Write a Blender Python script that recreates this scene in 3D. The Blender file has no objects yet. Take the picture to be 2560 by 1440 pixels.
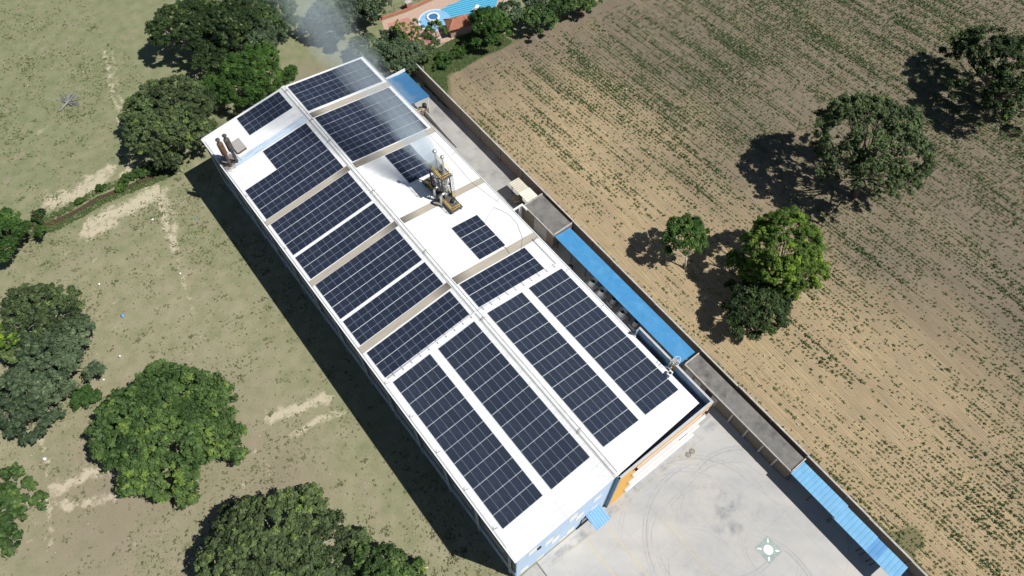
import bpy, math, random
import numpy as np
from mathutils import Vector, Matrix
random.seed(7); rng = np.random.default_rng(11)
scn = bpy.context.scene
COL = scn.collection
R = math.radians

# ------------------------------------------------------------------ helpers
def tag(o, label=None, cat=None, group=None, kind=None):
    if label: o['label'] = label
    if cat: o['category'] = cat
    if group: o['group'] = group
    if kind: o['kind'] = kind
    return o

def empty(name, loc=(0, 0, 0), rot=(0, 0, 0), label=None, cat=None, group=None):
    o = bpy.data.objects.new(name, None); COL.objects.link(o)
    o.location = loc; o.rotation_euler = rot; o.empty_display_size = .3
    return tag(o, label, cat, group)

class MB:
    """collects verts and faces, links them as one mesh object"""
    def __init__(s): s.v = []; s.f = []; s.m = []; s.sm = []
    def poly(s, pts, m=0, smooth=False):
        b = len(s.v); s.v += [tuple(p) for p in pts]; s.f.append(tuple(range(b, b + len(pts)))); s.m.append(m); s.sm.append(smooth); return s
    def box(s, x0, x1, y0, y1, z0, z1, m=0):
        b = len(s.v)
        s.v += [(x0,y0,z0),(x1,y0,z0),(x1,y1,z0),(x0,y1,z0),(x0,y0,z1),(x1,y0,z1),(x1,y1,z1),(x0,y1,z1)]
        for f in ((0,3,2,1),(4,5,6,7),(0,1,5,4),(1,2,6,5),(2,3,7,6),(3,0,4,7)):
            s.f.append(tuple(b + i for i in f)); s.m.append(m); s.sm.append(False)
        return s
    def prism(s, base, top, m=0):
        n = len(base); b = len(s.v); s.v += [tuple(p) for p in base] + [tuple(p) for p in top]
        s.f.append(tuple(b + i for i in reversed(range(n)))); s.f.append(tuple(b + n + i for i in range(n)))
        s.m += [m, m]; s.sm += [False, False]
        for i in range(n):
            j = (i + 1) % n; s.f.append((b + i, b + j, b + n + j, b + n + i)); s.m.append(m); s.sm.append(False)
        return s
    def tube(s, pts, rad, n=8, m=0, cap=True):
        pts = [Vector(p) for p in pts]
        if not hasattr(rad, '__len__'): rad = [rad] * len(pts)
        b = len(s.v); up = Vector((0, 0, 1))
        for i, p in enumerate(pts):
            d = (pts[min(i + 1, len(pts) - 1)] - pts[max(i - 1, 0)]).normalized()
            a = d.cross(up)
            if a.length < 1e-3: a = d.cross(Vector((0, 1, 0)))
            a.normalize(); c = d.cross(a)
            for k in range(n):
                t = 2 * math.pi * k / n; s.v.append(tuple(p + (a * math.cos(t) + c * math.sin(t)) * rad[i]))
        for i in range(len(pts) - 1):
            for k in range(n):
                k2 = (k + 1) % n
                s.f.append((b + i*n + k, b + (i+1)*n + k, b + (i+1)*n + k2, b + i*n + k2)); s.m.append(m); s.sm.append(True)
        if cap:
            s.f.append(tuple(b + k for k in range(n))); s.m.append(m); s.sm.append(False)
            e = b + (len(pts) - 1) * n
            s.f.append(tuple(e + k for k in reversed(range(n)))); s.m.append(m); s.sm.append(False)
        return s
    def lathe(s, c, prof, n=20, m=0):
        b = len(s.v); c = Vector(c)
        for r, z in prof:
            for k in range(n):
                t = 2 * math.pi * k / n; s.v.append((c.x + r * math.cos(t), c.y + r * math.sin(t), c.z + z))
        for i in range(len(prof) - 1):
            for k in range(n):
                k2 = (k + 1) % n; s.f.append((b+i*n+k, b+i*n+k2, b+(i+1)*n+k2, b+(i+1)*n+k)); s.m.append(m); s.sm.append(True)
        return s
    def build(s, name, mats, parent=None, smooth=False):
        me = bpy.data.meshes.new(name); me.from_pydata(s.v, [], s.f)
        for mm in (mats if isinstance(mats, (list, tuple)) else [mats]): me.materials.append(mm)
        me.polygons.foreach_set('material_index', s.m)
        me.polygons.foreach_set('use_smooth', [True]*len(s.f) if smooth else s.sm)
        me.update()
        o = bpy.data.objects.new(name, me); COL.objects.link(o); o.parent = parent
        return o

def np_mesh(name, V, F, mat, parent=None, attrs=None, dom='POINT', smooth=False):
    """V (n,3) floats, F (m,k) ints"""
    me = bpy.data.meshes.new(name); k = F.shape[1]
    me.vertices.add(len(V)); me.vertices.foreach_set('co', V.astype(np.float32).ravel())
    me.loops.add(F.size); me.loops.foreach_set('vertex_index', F.astype(np.int32).ravel())
    me.polygons.add(len(F)); me.polygons.foreach_set('loop_start', np.arange(0, F.size, k, dtype=np.int32))
    me.polygons.foreach_set('loop_total', np.full(len(F), k, dtype=np.int32))
    me.polygons.foreach_set('use_smooth', np.full(len(F), smooth))
    for n, a in (attrs or {}).items():
        at = me.attributes.new(n, 'FLOAT', dom); at.data.foreach_set('value', a.astype(np.float32))
    me.materials.append(mat); me.update(calc_edges=True)
    o = bpy.data.objects.new(name, me); COL.objects.link(o); o.parent = parent
    return o

def copy_tree(o, parent=None):
    c = o.copy(); COL.objects.link(c); c.parent = parent
    for ch in o.children: copy_tree(ch, c)
    return c

_perm = rng.permutation(4096); _rv = rng.random(4096)
def vnoise(x, y, s, seed=0):
    x = np.asarray(x, float) / s + seed * 17.3; y = np.asarray(y, float) / s + seed * 31.7
    xi = np.floor(x).astype(int); yi = np.floor(y).astype(int); fx = x - xi; fy = y - yi
    fx = fx*fx*(3-2*fx); fy = fy*fy*(3-2*fy)
    h = lambda a, b: _rv[_perm[(_perm[a & 4095] + b) & 4095]]
    return (h(xi,yi)*(1-fx)+h(xi+1,yi)*fx)*(1-fy) + (h(xi,yi+1)*(1-fx)+h(xi+1,yi+1)*fx)*fy
def fbm(x, y, s, o=4, seed=0):
    t = 0; a = .5; n = 0
    for i in range(o): t = t + a * vnoise(x, y, s / 2**i, seed + i); n += a; a *= .5
    return t / n

# ------------------------------------------------------------------ materials
class NT:
    def __init__(s, name):
        s.mat = bpy.data.materials.new(name); s.mat.use_nodes = True; s.t = s.mat.node_tree; s.n = s.t.nodes; s.l = s.t.links
        s.bsdf = s.n['Principled BSDF']; s.out = s.n['Material Output']
    def add(s, typ, **kw):
        n = s.n.new(typ)
        for k, v in kw.items(): setattr(n, k, v)
        return n
    def link(s, a, b): s.l.new(a, b)
    def math(s, op, a, b=None, c=None, clamp=False):
        n = s.add('ShaderNodeMath', operation=op, use_clamp=clamp)
        for i, q in enumerate((a, b, c)):
            if q is None: continue
            if isinstance(q, (int, float)): n.inputs[i].default_value = q
            else: s.link(q, n.inputs[i])
        return n.outputs[0]
    def coord(s, which='Object'): return s.add('ShaderNodeTexCoord').outputs[which]
    def mapping(s, vec, scale=(1,1,1), rot=(0,0,0), loc=(0,0,0)):
        m = s.add('ShaderNodeMapping'); m.inputs['Scale'].default_value = scale; m.inputs['Rotation'].default_value = rot; m.inputs['Location'].default_value = loc
        s.link(vec, m.inputs['Vector']); return m.outputs[0]
    def noise(s, vec, scale, detail=4, rough=.55, dist=0):
        n = s.add('ShaderNodeTexNoise'); n.inputs['Scale'].default_value = scale; n.inputs['Detail'].default_value = detail
        n.inputs['Roughness'].default_value = rough; n.inputs['Distortion'].default_value = dist
        s.link(vec, n.inputs['Vector']); return n.outputs['Fac']
    def ramp(s, fac, stops):
        r = s.add('ShaderNodeValToRGB'); e = r.color_ramp.elements
        while len(e) < len(stops): e.new(.5)
        for i, (p, c) in enumerate(stops):
            e[i].position = p; e[i].color = (c if hasattr(c, '__len__') else (c, c, c)) + ((1,) if not hasattr(c, '__len__') or len(c) == 3 else ()) if hasattr(c, '__len__') else (c, c, c, 1)
        s.link(fac, r.inputs['Fac']); return r.outputs['Color']
    def mix(s, fac, a, b, blend='MIX'):
        m = s.add('ShaderNodeMix', data_type='RGBA', blend_type=blend)
        for i, q in ((0, fac), (6, a), (7, b)):
            if isinstance(q, (int, float)): m.inputs[i].default_value = q
            elif isinstance(q, tuple): m.inputs[i].default_value = q + (1,)
            else: s.link(q, m.inputs[i])
        return m.outputs[2]
    def attr(s, name): return s.add('ShaderNodeAttribute', attribute_name=name).outputs['Fac']
    def sep(s, vec):
        n = s.add('ShaderNodeSeparateXYZ'); s.link(vec, n.inputs[0]); return n.outputs
    def color(s, c): s.link(c, s.bsdf.inputs['Base Color'])
    def bump(s, h, strength=.5, dist=.05):
        b = s.add('ShaderNodeBump'); b.inputs['Strength'].default_value = strength; b.inputs['Distance'].default_value = dist
        s.link(h, b.inputs['Height']); s.link(b.outputs[0], s.bsdf.inputs['Normal'])
    def set(s, rough=None, metal=None, spec=None):
        if rough is not None: s.bsdf.inputs['Roughness'].default_value = rough
        if metal is not None: s.bsdf.inputs['Metallic'].default_value = metal
        if spec is not None: s.bsdf.inputs['Specular IOR Level'].default_value = spec

def simple(name, col, rough=.7, metal=0, var=.15, scale=1.5, spec=.3, dirt=None, dirt_amt=.5):
    m = NT(name); v = m.coord(); n = m.noise(v, scale, 5)
    c = m.mix(m.ramp(n, [(.3, 0.), (.7, 1.)]), tuple(q*(1-var) for q in col), tuple(min(1, q*(1+var)) for q in col))
    if dirt: c = m.mix(m.math('MULTIPLY', m.ramp(m.noise(v, scale*.6, 6, .7), [(.5, 0.), (.72, 1.)]), dirt_amt), c, dirt)
    m.color(c); m.set(rough, metal, spec); return m.mat

def ribbed(name, col, axis, pitch, rough=.55, dirt=None, dirt_amt=.4, groove=.75, spec=.3, var=.08, width=.2, bump=.5):
    """metal or fibre sheet with ribs; lines repeat along the given object axis"""
    m = NT(name); v = m.coord(); x = m.sep(v)['XYZ'.index(axis)]
    ph = m.math('FRACT', m.math('DIVIDE', x, pitch))
    tri = m.math('ABSOLUTE', m.math('SUBTRACT', ph, .5))            # 0 centre .. .5 edge
    line = m.math('LESS_THAN', tri, width / 2)
    n = m.noise(v, .9, 6, .6)
    c = m.mix(m.ramp(n, [(.35, 0.), (.7, 1.)]), tuple(q*(1-var) for q in col), tuple(min(1, q*(1+var)) for q in col))
    sheet = m.math('FRACT', m.math('MULTIPLY', m.math('SINE', m.math('MULTIPLY', m.math('FLOOR', m.math('DIVIDE', x, pitch*3)), 12.9)), 437.5))
    c = m.mix(m.math('MULTIPLY', sheet, var), c, tuple(q*.6 for q in col))
    c = m.mix(m.math('MULTIPLY', line, 1-groove), c, tuple(q*.35 for q in col))
    if dirt: c = m.mix(m.math('MULTIPLY', m.ramp(m.noise(v, .5, 7, .7), [(.5, 0.), (.75, 1.)]), dirt_amt), c, dirt)
    m.color(c); m.set(rough, 0, spec); m.bump(m.math('SMOOTH_MIN', tri, .3, .1), bump, .05); return m.mat

def foliage(name, dark, light, accent=None, trans=.25):
    m = NT(name); t = m.attr('tone')
    st = [(.0, dark), (.75, light)]
    if accent: st.append((1., accent))
    else: st.append((1., tuple(q*1.25 for q in light)))
    c = m.ramp(t, st); m.color(c); m.set(.62, 0, .25)
    tr = m.add('ShaderNodeBsdfTranslucent'); m.link(m.mix(.5, c, light), tr.inputs[0])
    mx = m.add('ShaderNodeMixShader'); mx.inputs[0].default_value = trans
    m.link(m.bsdf.outputs[0], mx.inputs[1]); m.link(tr.outputs[0], mx.inputs[2]); m.link(mx.outputs[0], m.out.inputs[0]); return m.mat

M = {}
M['bark'] = simple('bark', (.16, .13, .10), .9, var=.3, scale=4)
M['palebark'] = simple('pale_bark', (.38, .35, .31), .9, var=.25, scale=4)
M['white_metal'] = simple('white_paint', (.74, .75, .76), .5, var=.05)
M['grey_metal'] = simple('grey_metal', (.30, .31, .32), .5, var=.15)
M['dark_metal'] = simple('dark_metal', (.035, .037, .04), .55, var=.3, dirt=(.12, .07, .04), dirt_amt=.5)
M['grating'] = simple('deck_grating', (.10, .095, .09), .7, var=.3, scale=6, dirt=(.05, .045, .04), dirt_amt=.7)
M['silver'] = simple('bright_metal', (.62, .62, .62), .32, metal=.75, var=.12, scale=3)
M['yellow'] = simple('yellow_paint', (.70, .46, .03), .5, var=.1)
M['rust'] = simple('rusty_metal', (.13, .075, .045), .85, var=.35, scale=3, dirt=(.05, .045, .045), dirt_amt=.7)
M['soot'] = simple('soot_metal', (.075, .065, .06), .85, var=.35, scale=3, dirt=(.2, .18, .16), dirt_amt=.5)
M['concrete_dark'] = simple('weathered_concrete', (.17, .165, .155), .9, var=.2, scale=.8, dirt=(.055, .055, .055), dirt_amt=.8)
M['concrete'] = simple('concrete', (.36, .35, .33), .85, var=.12, scale=1.2, dirt=(.2, .19, .17), dirt_amt=.5)
M['coping'] = simple('coping', (.42, .40, .37), .85, var=.15, scale=2, dirt=(.22, .2, .18), dirt_amt=.6)
M['brick'] = None
M['glass'] = simple('window_glass', (.05, .08, .12), .12, var=.2, spec=.8)
M['black'] = simple('black_void', (.012, .012, .013), .8, var=.2)
M['orange'] = simple('orange_render', (.74, .42, .10), .75, var=.05)
M['white_wall'] = simple('white_render', (.72, .68, .64), .75, var=.05, dirt=(.5, .42, .36), dirt_amt=.4)
M['steel_blue'] = simple('blue_parapet_paint', (.20, .31, .43), .7, var=.1, dirt=(.30, .32, .33), dirt_amt=.8)
M['yard_line'] = simple('yellow_line_paint', (.52, .44, .26), .8, var=.15, scale=3, dirt=(.42, .38, .28), dirt_amt=.9)
M['faded_line'] = simple('faded_line_paint', (.46, .41, .28), .8, var=.1, scale=3, dirt=(.40, .39, .36), dirt_amt=1.)
M['sign_green'] = simple('faded_green_paint', (.29, .35, .33), .8, var=.15, scale=1.5, dirt=(.38, .39, .38), dirt_amt=.8)
M['sign_white'] = simple('white_floor_paint', (.80, .84, .84), .7, var=.03)
M['cover'] = simple('cast_iron_cover', (.26, .24, .21), .8, var=.1)
M['litter'] = simple('white_plastic', (.8, .8, .8), .5, var=.1, scale=8)
M['blue_litter'] = simple('blue_plastic', (.09, .33, .62), .5, var=.2, scale=8)
M['log'] = simple('dry_log', (.46, .34, .24), .9, var=.2, scale=5)
M['deadwood'] = simple('dead_wood', (.24, .25, .24), .9, var=.2, scale=5)
M['rock'] = simple('pale_stone', (.55, .50, .43), .9, var=.2, scale=5)
M['cardboard'] = simple('cardboard', (.42, .32, .22), .9, var=.3, scale=4)
M['sack'] = simple('jute', (.34, .27, .19), .9, var=.35, scale=3)
M['peach'] = simple('peach_paving', (.44, .32, .25), .85, var=.1, scale=2)
M['salmon'] = simple('salmon_paving', (.42, .21, .17), .85, var=.12, scale=1.2)
M['cable'] = simple('grey_cable', (.22, .21, .20), .7)
M['box_white'] = simple('enamel_white', (.72, .73, .73), .4, var=.05)

m = NT('brick_wall'); v = m.coord(); xx = m.sep(v)
comb = m.add('ShaderNodeCombineXYZ'); m.link(m.math('ADD', xx[0], xx[1]), comb.inputs[0]); m.link(xx[2], comb.inputs[1])
br = m.add('ShaderNodeTexBrick'); br.inputs['Scale'].default_value = 1.0; br.inputs['Color1'].default_value = (.15, .115, .09, 1); br.inputs['Color2'].default_value = (.115, .092, .075, 1)
br.inputs['Mortar'].default_value = (.22, .2, .18, 1); br.inputs['Mortar Size'].default_value = .015; br.inputs['Brick Width'].default_value = .4; br.inputs['Row Height'].default_value = .2
m.link(comb.outputs[0], br.inputs['Vector'])
m.color(m.mix(m.math('MULTIPLY', m.noise(v, .7, 5), .6), br.outputs[0], (.20, .17, .14))); m.set(.9); M['brick'] = m.mat

# solar glass: cell grid and half-cut seam drawn in panel coordinates
def solar(name, half, pw, ph, ncx, ncy, base):
    m = NT(name); v = m.coord(); x = m.sep(v)
    rnd = m.add('ShaderNodeObjectInfo').outputs['Random']
    fx = m.math('FRACT', m.math('DIVIDE', x[0], pw / ncx)); fy = m.math('FRACT', m.math('DIVIDE', x[1], ph / ncy))
    lx = m.math('LESS_THAN', m.math('ABSOLUTE', m.math('SUBTRACT', fx, .5)), .42); ly = m.math('LESS_THAN', m.math('ABSOLUTE', m.math('SUBTRACT', fy, .5)), .44)
    cell = m.math('MULTIPLY', lx, ly)
    col = m.mix(m.math('MULTIPLY', rnd, .8), base, tuple(q*1.35 for q in base))
    col = m.mix(m.math('MULTIPLY', m.ramp(m.noise(v, .7, 3), [(.3, 0.), (.8, 1.)]), .35), col, (.05, .045, .06))
    col = m.mix(cell, (.035, .048, .07) if half else (.055, .072, .10), col)
    if half:
        seam = m.math('LESS_THAN', m.math('ABSOLUTE', m.math('SUBTRACT', x[1], ph / 2)), .022)
        col = m.mix(seam, col, (.20, .25, .31))
    dz_ = m.noise(m.mapping(v, (1.5, .6, 1)), 1.3, 5, .65)
    col = m.mix(m.math('MULTIPLY', m.ramp(dz_, [(.45, 0.), (.8, 1.)]), m.math('MULTIPLY', rnd, .14)), col, (.22, .20, .17))
    m.color(col); m.set(.24, 0, .35); m.bsdf.inputs['Coat Weight'].default_value = .12; m.bsdf.inputs['Coat Roughness'].default_value = .1
    return m.mat
PW, PH = 1.1428, 2.30
LW, LH = .99486, 1.94056
M['pv_half'] = solar('half_cut_solar_glass', True, PW - .024, PH - .085, 6, 24, (.008, .0135, .031))
M['pv_full'] = solar('full_cell_solar_glass', False, LW - .035, LH - .08, 6, 12, (.010, .017, .033))
M['pv_frame'] = simple('anodised_frame', (.25, .31, .39), .5, metal=.1, var=.05)

# roof sheet: white with grime hugging the ridge and old patches
m = NT('white_roof_sheet'); v = m.coord(); x = m.sep(v)
dist = m.math('ABSOLUTE', x[0])
ph = m.math('ABSOLUTE', m.math('SUBTRACT', m.math('FRACT', m.math('DIVIDE', x[1], .33)), .5))
big = m.math('LESS_THAN', m.math('ABSOLUTE', m.math('SUBTRACT', m.math('FRACT', m.math('DIVIDE', x[1], 1.0)), .5)), .03)
streak = m.noise(m.mapping(v, (.5, 5, 1)), 1.2, 6, .7)
c = m.mix(m.math('MULTIPLY', m.ramp(streak, [(.42, 0.), (.75, 1.)]), .26), (.75, .76, .765), (.42, .41, .39))
c = m.mix(m.math('MULTIPLY', big, .3), c, (.40, .41, .42))
c = m.mix(m.math('MULTIPLY', m.math('LESS_THAN', m.math('ABSOLUTE', m.math('SUBTRACT', dist, 7.6)), .035), .25), c, (.35, .36, .37))
c = m.mix(m.math('MULTIPLY', m.ramp(m.noise(m.mapping(v, (1, .35, 1)), .35, 6, .6), [(.45, 0.), (.75, 1.)]), .22), c, (.50, .50, .49))
grime = m.math('MULTIPLY', m.ramp(m.math('DIVIDE', dist, 3.), [(.25, 1.), (.85, 0.)]), m.ramp(m.noise(v, 1.4, 8, .75), [(.42, 0.), (.68, 1.)]))
c = m.mix(m.math('MULTIPLY', grime, .40), c, (.34, .33, .30))
sx = m.math('DIVIDE', m.math('ADD', x[0], 14.1), 2.3); sy = m.math('DIVIDE', m.math('SUBTRACT', x[1], 78.9), 2.5)
sd_m = m.math('SUBTRACT', 1.25, m.math('SQRT', m.math('ADD', m.math('MULTIPLY', sx, sx), m.math('MULTIPLY', sy, sy))), clamp=True)
st_n = m.noise(v, 2.2, 8, .75)
c = m.mix(m.math('MULTIPLY', m.ramp(m.math('ADD', m.math('MULTIPLY', sd_m, .55), m.math('MULTIPLY', st_n, .8)), [(.62, 0.), (.80, 1.)]), .9), c, m.mix(m.noise(v, 5., 5), (.05, .045, .045), (.27, .21, .18)))
m.color(c); m.set(.42, 0, .3); m.bump(ph, .3, .04); M['roof'] = m.mat

m = NT('fibreglass_strip'); v = m.coord(); x = m.sep(v)
ph = m.math('ABSOLUTE', m.math('SUBTRACT', m.math('FRACT', m.math('DIVIDE', x[1], .22)), .5))
st = m.noise(m.mapping(v, (.25, 9, 1)), 1.5, 5, .6)
c = m.mix(m.ramp(st, [(.3, 0.), (.75, 1.)]), (.30, .27, .22), (.50, .46, .38))
c = m.mix(m.math('MULTIPLY', m.math('LESS_THAN', ph, .12), .35), c, (.24, .21, .17))
sootm = m.math('MULTIPLY', m.ramp(m.math('DIVIDE', m.math('ABSOLUTE', x[0]), 4.), [(.12, 1.), (.85, 0.)]), m.ramp(m.noise(m.mapping(v, (.4, 6, 1)), 1.2, 5, .6), [(.2, .55), (.7, 1.)]))
c = m.mix(m.math('MULTIPLY', sootm, .9), c, (.045, .038, .032))
m.color(c); m.set(.6, 0, .3); m.bump(ph, .5, .05); M['strip'] = m.mat
m = NT('bluish_repair_strip'); v = m.coord()
c = m.mix(m.ramp(m.noise(m.mapping(v, (.35, 3, 1)), 1.2, 5, .6), [(.35, 0.), (.7, 1.)]), (.36, .47, .58), (.62, .72, .80)); m.color(c); m.set(.5); M['bluestrip'] = m.mat

M['blue_roof'] = ribbed('blue_roof_sheet', (.055, .235, .47), 'Y', .40, .5, dirt=(.12, .32, .52), dirt_amt=.6, groove=.82, width=.16)
M['blue_roof_light'] = ribbed('light_blue_roof_sheet', (.15, .37, .59), 'Y', .62, .5, groove=.35, width=.09, dirt=(.22, .40, .56), dirt_amt=.5)
M['blue_roof_dark'] = ribbed('newer_blue_roof_sheet', (.085, .26, .50), 'Y', .62, .5, groove=.35, width=.09, dirt=(.22, .40, .56), dirt_amt=.5)
M['blue_roof_far'] = ribbed('weathered_blue_roof_sheet', (.04, .155, .32), 'X', .33, .5, dirt=(.2, .19, .17), dirt_amt=.5, groove=.55, width=.3)
M['blue_canopy'] = ribbed('canopy_blue_sheet', (.13, .33, .62), 'X', .38, .5, groove=.5, width=.3)
M['beige_roof'] = ribbed('beige_roof_sheet', (.58, .54, .43), 'Y', .42, .6, groove=.55, width=.3, dirt=(.35, .32, .26), dirt_amt=.4)
M['beige_roof_pale'] = ribbed('pale_roof_sheet', (.72, .69, .60), 'Y', .42, .6, groove=.6, width=.3)
M['cladding'] = ribbed('light_blue_cladding', (.46, .60, .78), 'X', 1.28, .6, groove=.8, width=.03, var=.03, bump=.15)
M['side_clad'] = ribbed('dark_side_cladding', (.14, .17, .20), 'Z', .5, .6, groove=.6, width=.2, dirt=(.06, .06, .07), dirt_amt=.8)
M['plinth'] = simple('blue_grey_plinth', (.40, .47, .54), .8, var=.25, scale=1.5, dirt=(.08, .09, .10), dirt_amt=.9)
M['panel_white'] = simple('translucent_wall_panel', (.80, .80, .78), .5, var=.03)
M['tile'] = ribbed('clay_tile', (.33, .14, .09), 'X', .25, .8, groove=.6, width=.3, dirt=(.25, .12, .08), dirt_amt=.7)

# tiled pool
m = NT('pool_mosaic'); v = m.coord(); x = m.sep(m.mapping(v, (1, 1, 1), (0, 0, R(18))))
wv = m.math('LESS_THAN', m.math('FRACT', m.math('DIVIDE', x[1], .62)), .42); wx = m.math('LESS_THAN', m.math('FRACT', m.math('DIVIDE', x[0], .5)), .8)
c = m.mix(m.math('MULTIPLY', wv, wx), (.05, .27, .48), (.16, .52, .62)); m.color(c); m.set(.15, 0, .6); M['pool'] = m.mat
M['pool_shallow'] = simple('shallow_pool_water', (.22, .44, .66), .15, var=.12, scale=1.5, spec=.6)
M['pool_deep'] = simple('deep_pool_water', (.05, .16, .36), .15, var=.1, spec=.6)
M['pool_rim'] = simple('pool_rim_stone', (.6, .64, .68), .6, var=.05)

# pasture
m = NT('pasture_ground'); v = m.coord()
n1 = m.noise(v, .07, 8, .62); n2 = m.noise(v, .55, 8, .65); n3 = m.noise(v, 4.5, 6, .7); n4 = m.noise(m.mapping(v, loc=(40, 3, 0)), .22, 7, .6)
green = m.attr('green')
gm = m.ramp(m.math('ADD', m.math('MULTIPLY', n4, .7), m.math('MULTIPLY', green, .5)), [(.30, 0.), (.66, 1.)])
c = m.mix(gm, (.320, .292, .192), (.185, .218, .104))
c = m.mix(m.ramp(n2, [(.35, 0.), (.7, 1.)]), m.mix(.5, c, (.135, .155, .075)), m.mix(.45, c, (.36, .31, .235)))
c = m.mix(m.math('MULTIPLY', m.ramp(n3, [(.45, 0.), (.7, 1.)]), .38), c, (.15, .15, .075))
c = m.mix(m.math('MULTIPLY', m.ramp(m.noise(v, 1.1, 8, .8), [(.5, 0.), (.7, 1.)]), .5), c, (.12, .14, .06))
c = m.mix(m.math('MULTIPLY', m.ramp(m.noise(m.mapping(v, loc=(9, 77, 0)), .35, 8, .7), [(.52, 0.), (.7, 1.)]), .55), c, (.30, .235, .19))
c = m.mix(m.math('MULTIPLY', m.ramp(m.noise(v, 1.7, 6, .75), [(.60, 0.), (.74, 1.)]), .4), c, (.42, .38, .30))
dry = m.attr('dry'); c = m.mix(m.math('MULTIPLY', dry, m.ramp(n2, [(.2, .5), (.7, 1.)])), c, (.235, .195, .145))
sand = m.attr('sand'); sm_ = m.ramp(m.math('ADD', sand, m.math('MULTIPLY', m.math('SUBTRACT', m.noise(v, .8, 9, .72), .5), 2.6)), [(.45, 0.), (.85, 1.)])
c = m.mix(m.math('MULTIPLY', sm_, .68), c, m.mix(n3, (.48, .41, .30), (.62, .55, .43)))
mud = m.attr('mud'); c = m.mix(m.ramp(m.math('ADD', mud, m.math('MULTIPLY', m.math('SUBTRACT', n2, .5), .6)), [(.45, 0.), (.6, 1.)]), c, (.07, .052, .032))
m.color(c); m.set(.95, 0, .1); m.bump(m.math('ADD', m.math('MULTIPLY', n3, .5), n2), .6, .12); M['pasture'] = m.mat

# ploughed soil, furrows run with the wall
m = NT('ploughed_soil'); v = m.coord(); vr = m.mapping(v, rot=(0, 0, R(2.5))); x = m.sep(vr)
n1 = m.noise(v, .06, 6, .6); n2 = m.noise(v, .6, 8, .65); n3 = m.noise(v, 5, 6, .7); nf = m.noise(m.mapping(vr, (3.2, .22, 1)), 1., 6, .65)
n5 = m.noise(m.mapping(vr, (.5, .06, 1)), .5, 5, .6)
pale = m.attr('pale')
k = m.math('ADD', m.math('MULTIPLY', pale, .8), m.math('MULTIPLY', m.math('SUBTRACT', n5, .5), .9), clamp=True)
c = m.mix(k, (.160, .134, .096), (.53, .40, .225))
c = m.mix(m.ramp(nf, [(.38, 0.), (.66, 1.)]), m.mix(.4, c, (.14, .11, .08)), m.mix(.16, c, (.42, .34, .26)))
c = m.mix(m.math('MULTIPLY', m.ramp(n3, [(.5, 0.), (.72, 1.)]), .4), c, (.09, .07, .05))
c = m.mix(m.math('MULTIPLY', m.ramp(n2, [(.45, 0.), (.7, 1.)]), .35), c, (.24, .20, .155))
cl_ = m.noise(v, 14., 3, .6); c = m.mix(m.math('MULTIPLY', m.ramp(cl_, [(.52, 0.), (.7, 1.)]), .28), c, (.10, .08, .055))
c = m.mix(m.math('MULTIPLY', m.ramp(m.noise(m.mapping(vr, (1.1, .10, 1)), .9, 6, .7), [(.55, 0.), (.7, 1.)]), .3), c, (.36, .29, .21))
rowline = m.math('GREATER_THAN', m.math('SINE', m.math('MULTIPLY', x[0], 2*math.pi/.66)), .3)
c = m.mix(m.math('MULTIPLY', m.math('MULTIPLY', rowline, m.ramp(n5, [(.35, 0.), (.6, 1.)])), .22), c, (.16, .165, .08))
g = m.attr('green'); c = m.mix(m.math('MULTIPLY', m.ramp(m.math('ADD', g, m.math('MULTIPLY', m.math('SUBTRACT', n2, .5), .9)), [(.4, 0.), (.6, 1.)]), .85), c, m.mix(n3, (.075, .085, .035), (.19, .175, .095)))
m.color(c); m.set(.95, 0, .1)
wv = m.math('SINE', m.math('MULTIPLY', x[0], 2*math.pi/.37)); m.bump(m.math('ADD', m.math('MULTIPLY', wv, .22), m.math('ADD', nf, m.math('MULTIPLY', n3, .6))), .9, .10); M['soil'] = m.mat

# yard concrete
m = NT('yard_concrete'); v = m.coord()
mark = m.attr('mark'); n1 = m.noise(v, .12, 7, .6); n2 = m.noise(v, 1.2, 7, .65); n3 = m.noise(v, .35, 6, .6, 1.)
c = m.mix(m.ramp(n1, [(.35, 0.), (.65, 1.)]), (.40, .405, .41), (.47, .45, .415))
c = m.mix(m.math('MULTIPLY', m.ramp(n3, [(.4, 0.), (.75, 1.)]), .35), c, (.37, .36, .34))
c = m.mix(m.math('MULTIPLY', m.ramp(n2, [(.55, 0.), (.75, 1.)]), .25), c, (.52, .51, .49))
c = m.mix(m.math('MULTIPLY', mark, m.ramp(n2, [(.25, .25), (.65, 1.)])), c, (.15, .165, .19))
xy = m.sep(v)
jt = m.math('MAXIMUM', m.math('LESS_THAN', m.math('FRACT', m.math('DIVIDE', xy[0], 4.6)), .012), m.math('LESS_THAN', m.math('FRACT', m.math('DIVIDE', xy[1], 5.2)), .010))
c = m.mix(m.math('MULTIPLY', jt, m.math('MULTIPLY', n2, .45)), c, (.2, .2, .2))
m.color(c); m.set(.75, 0, .3); m.bump(n2, .15, .02); M['yard'] = m.mat
M['lane'] = simple('lane_concrete', (.34, .335, .32), .85, var=.12, scale=.4, dirt=(.18, .175, .17), dirt_amt=.8)

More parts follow.
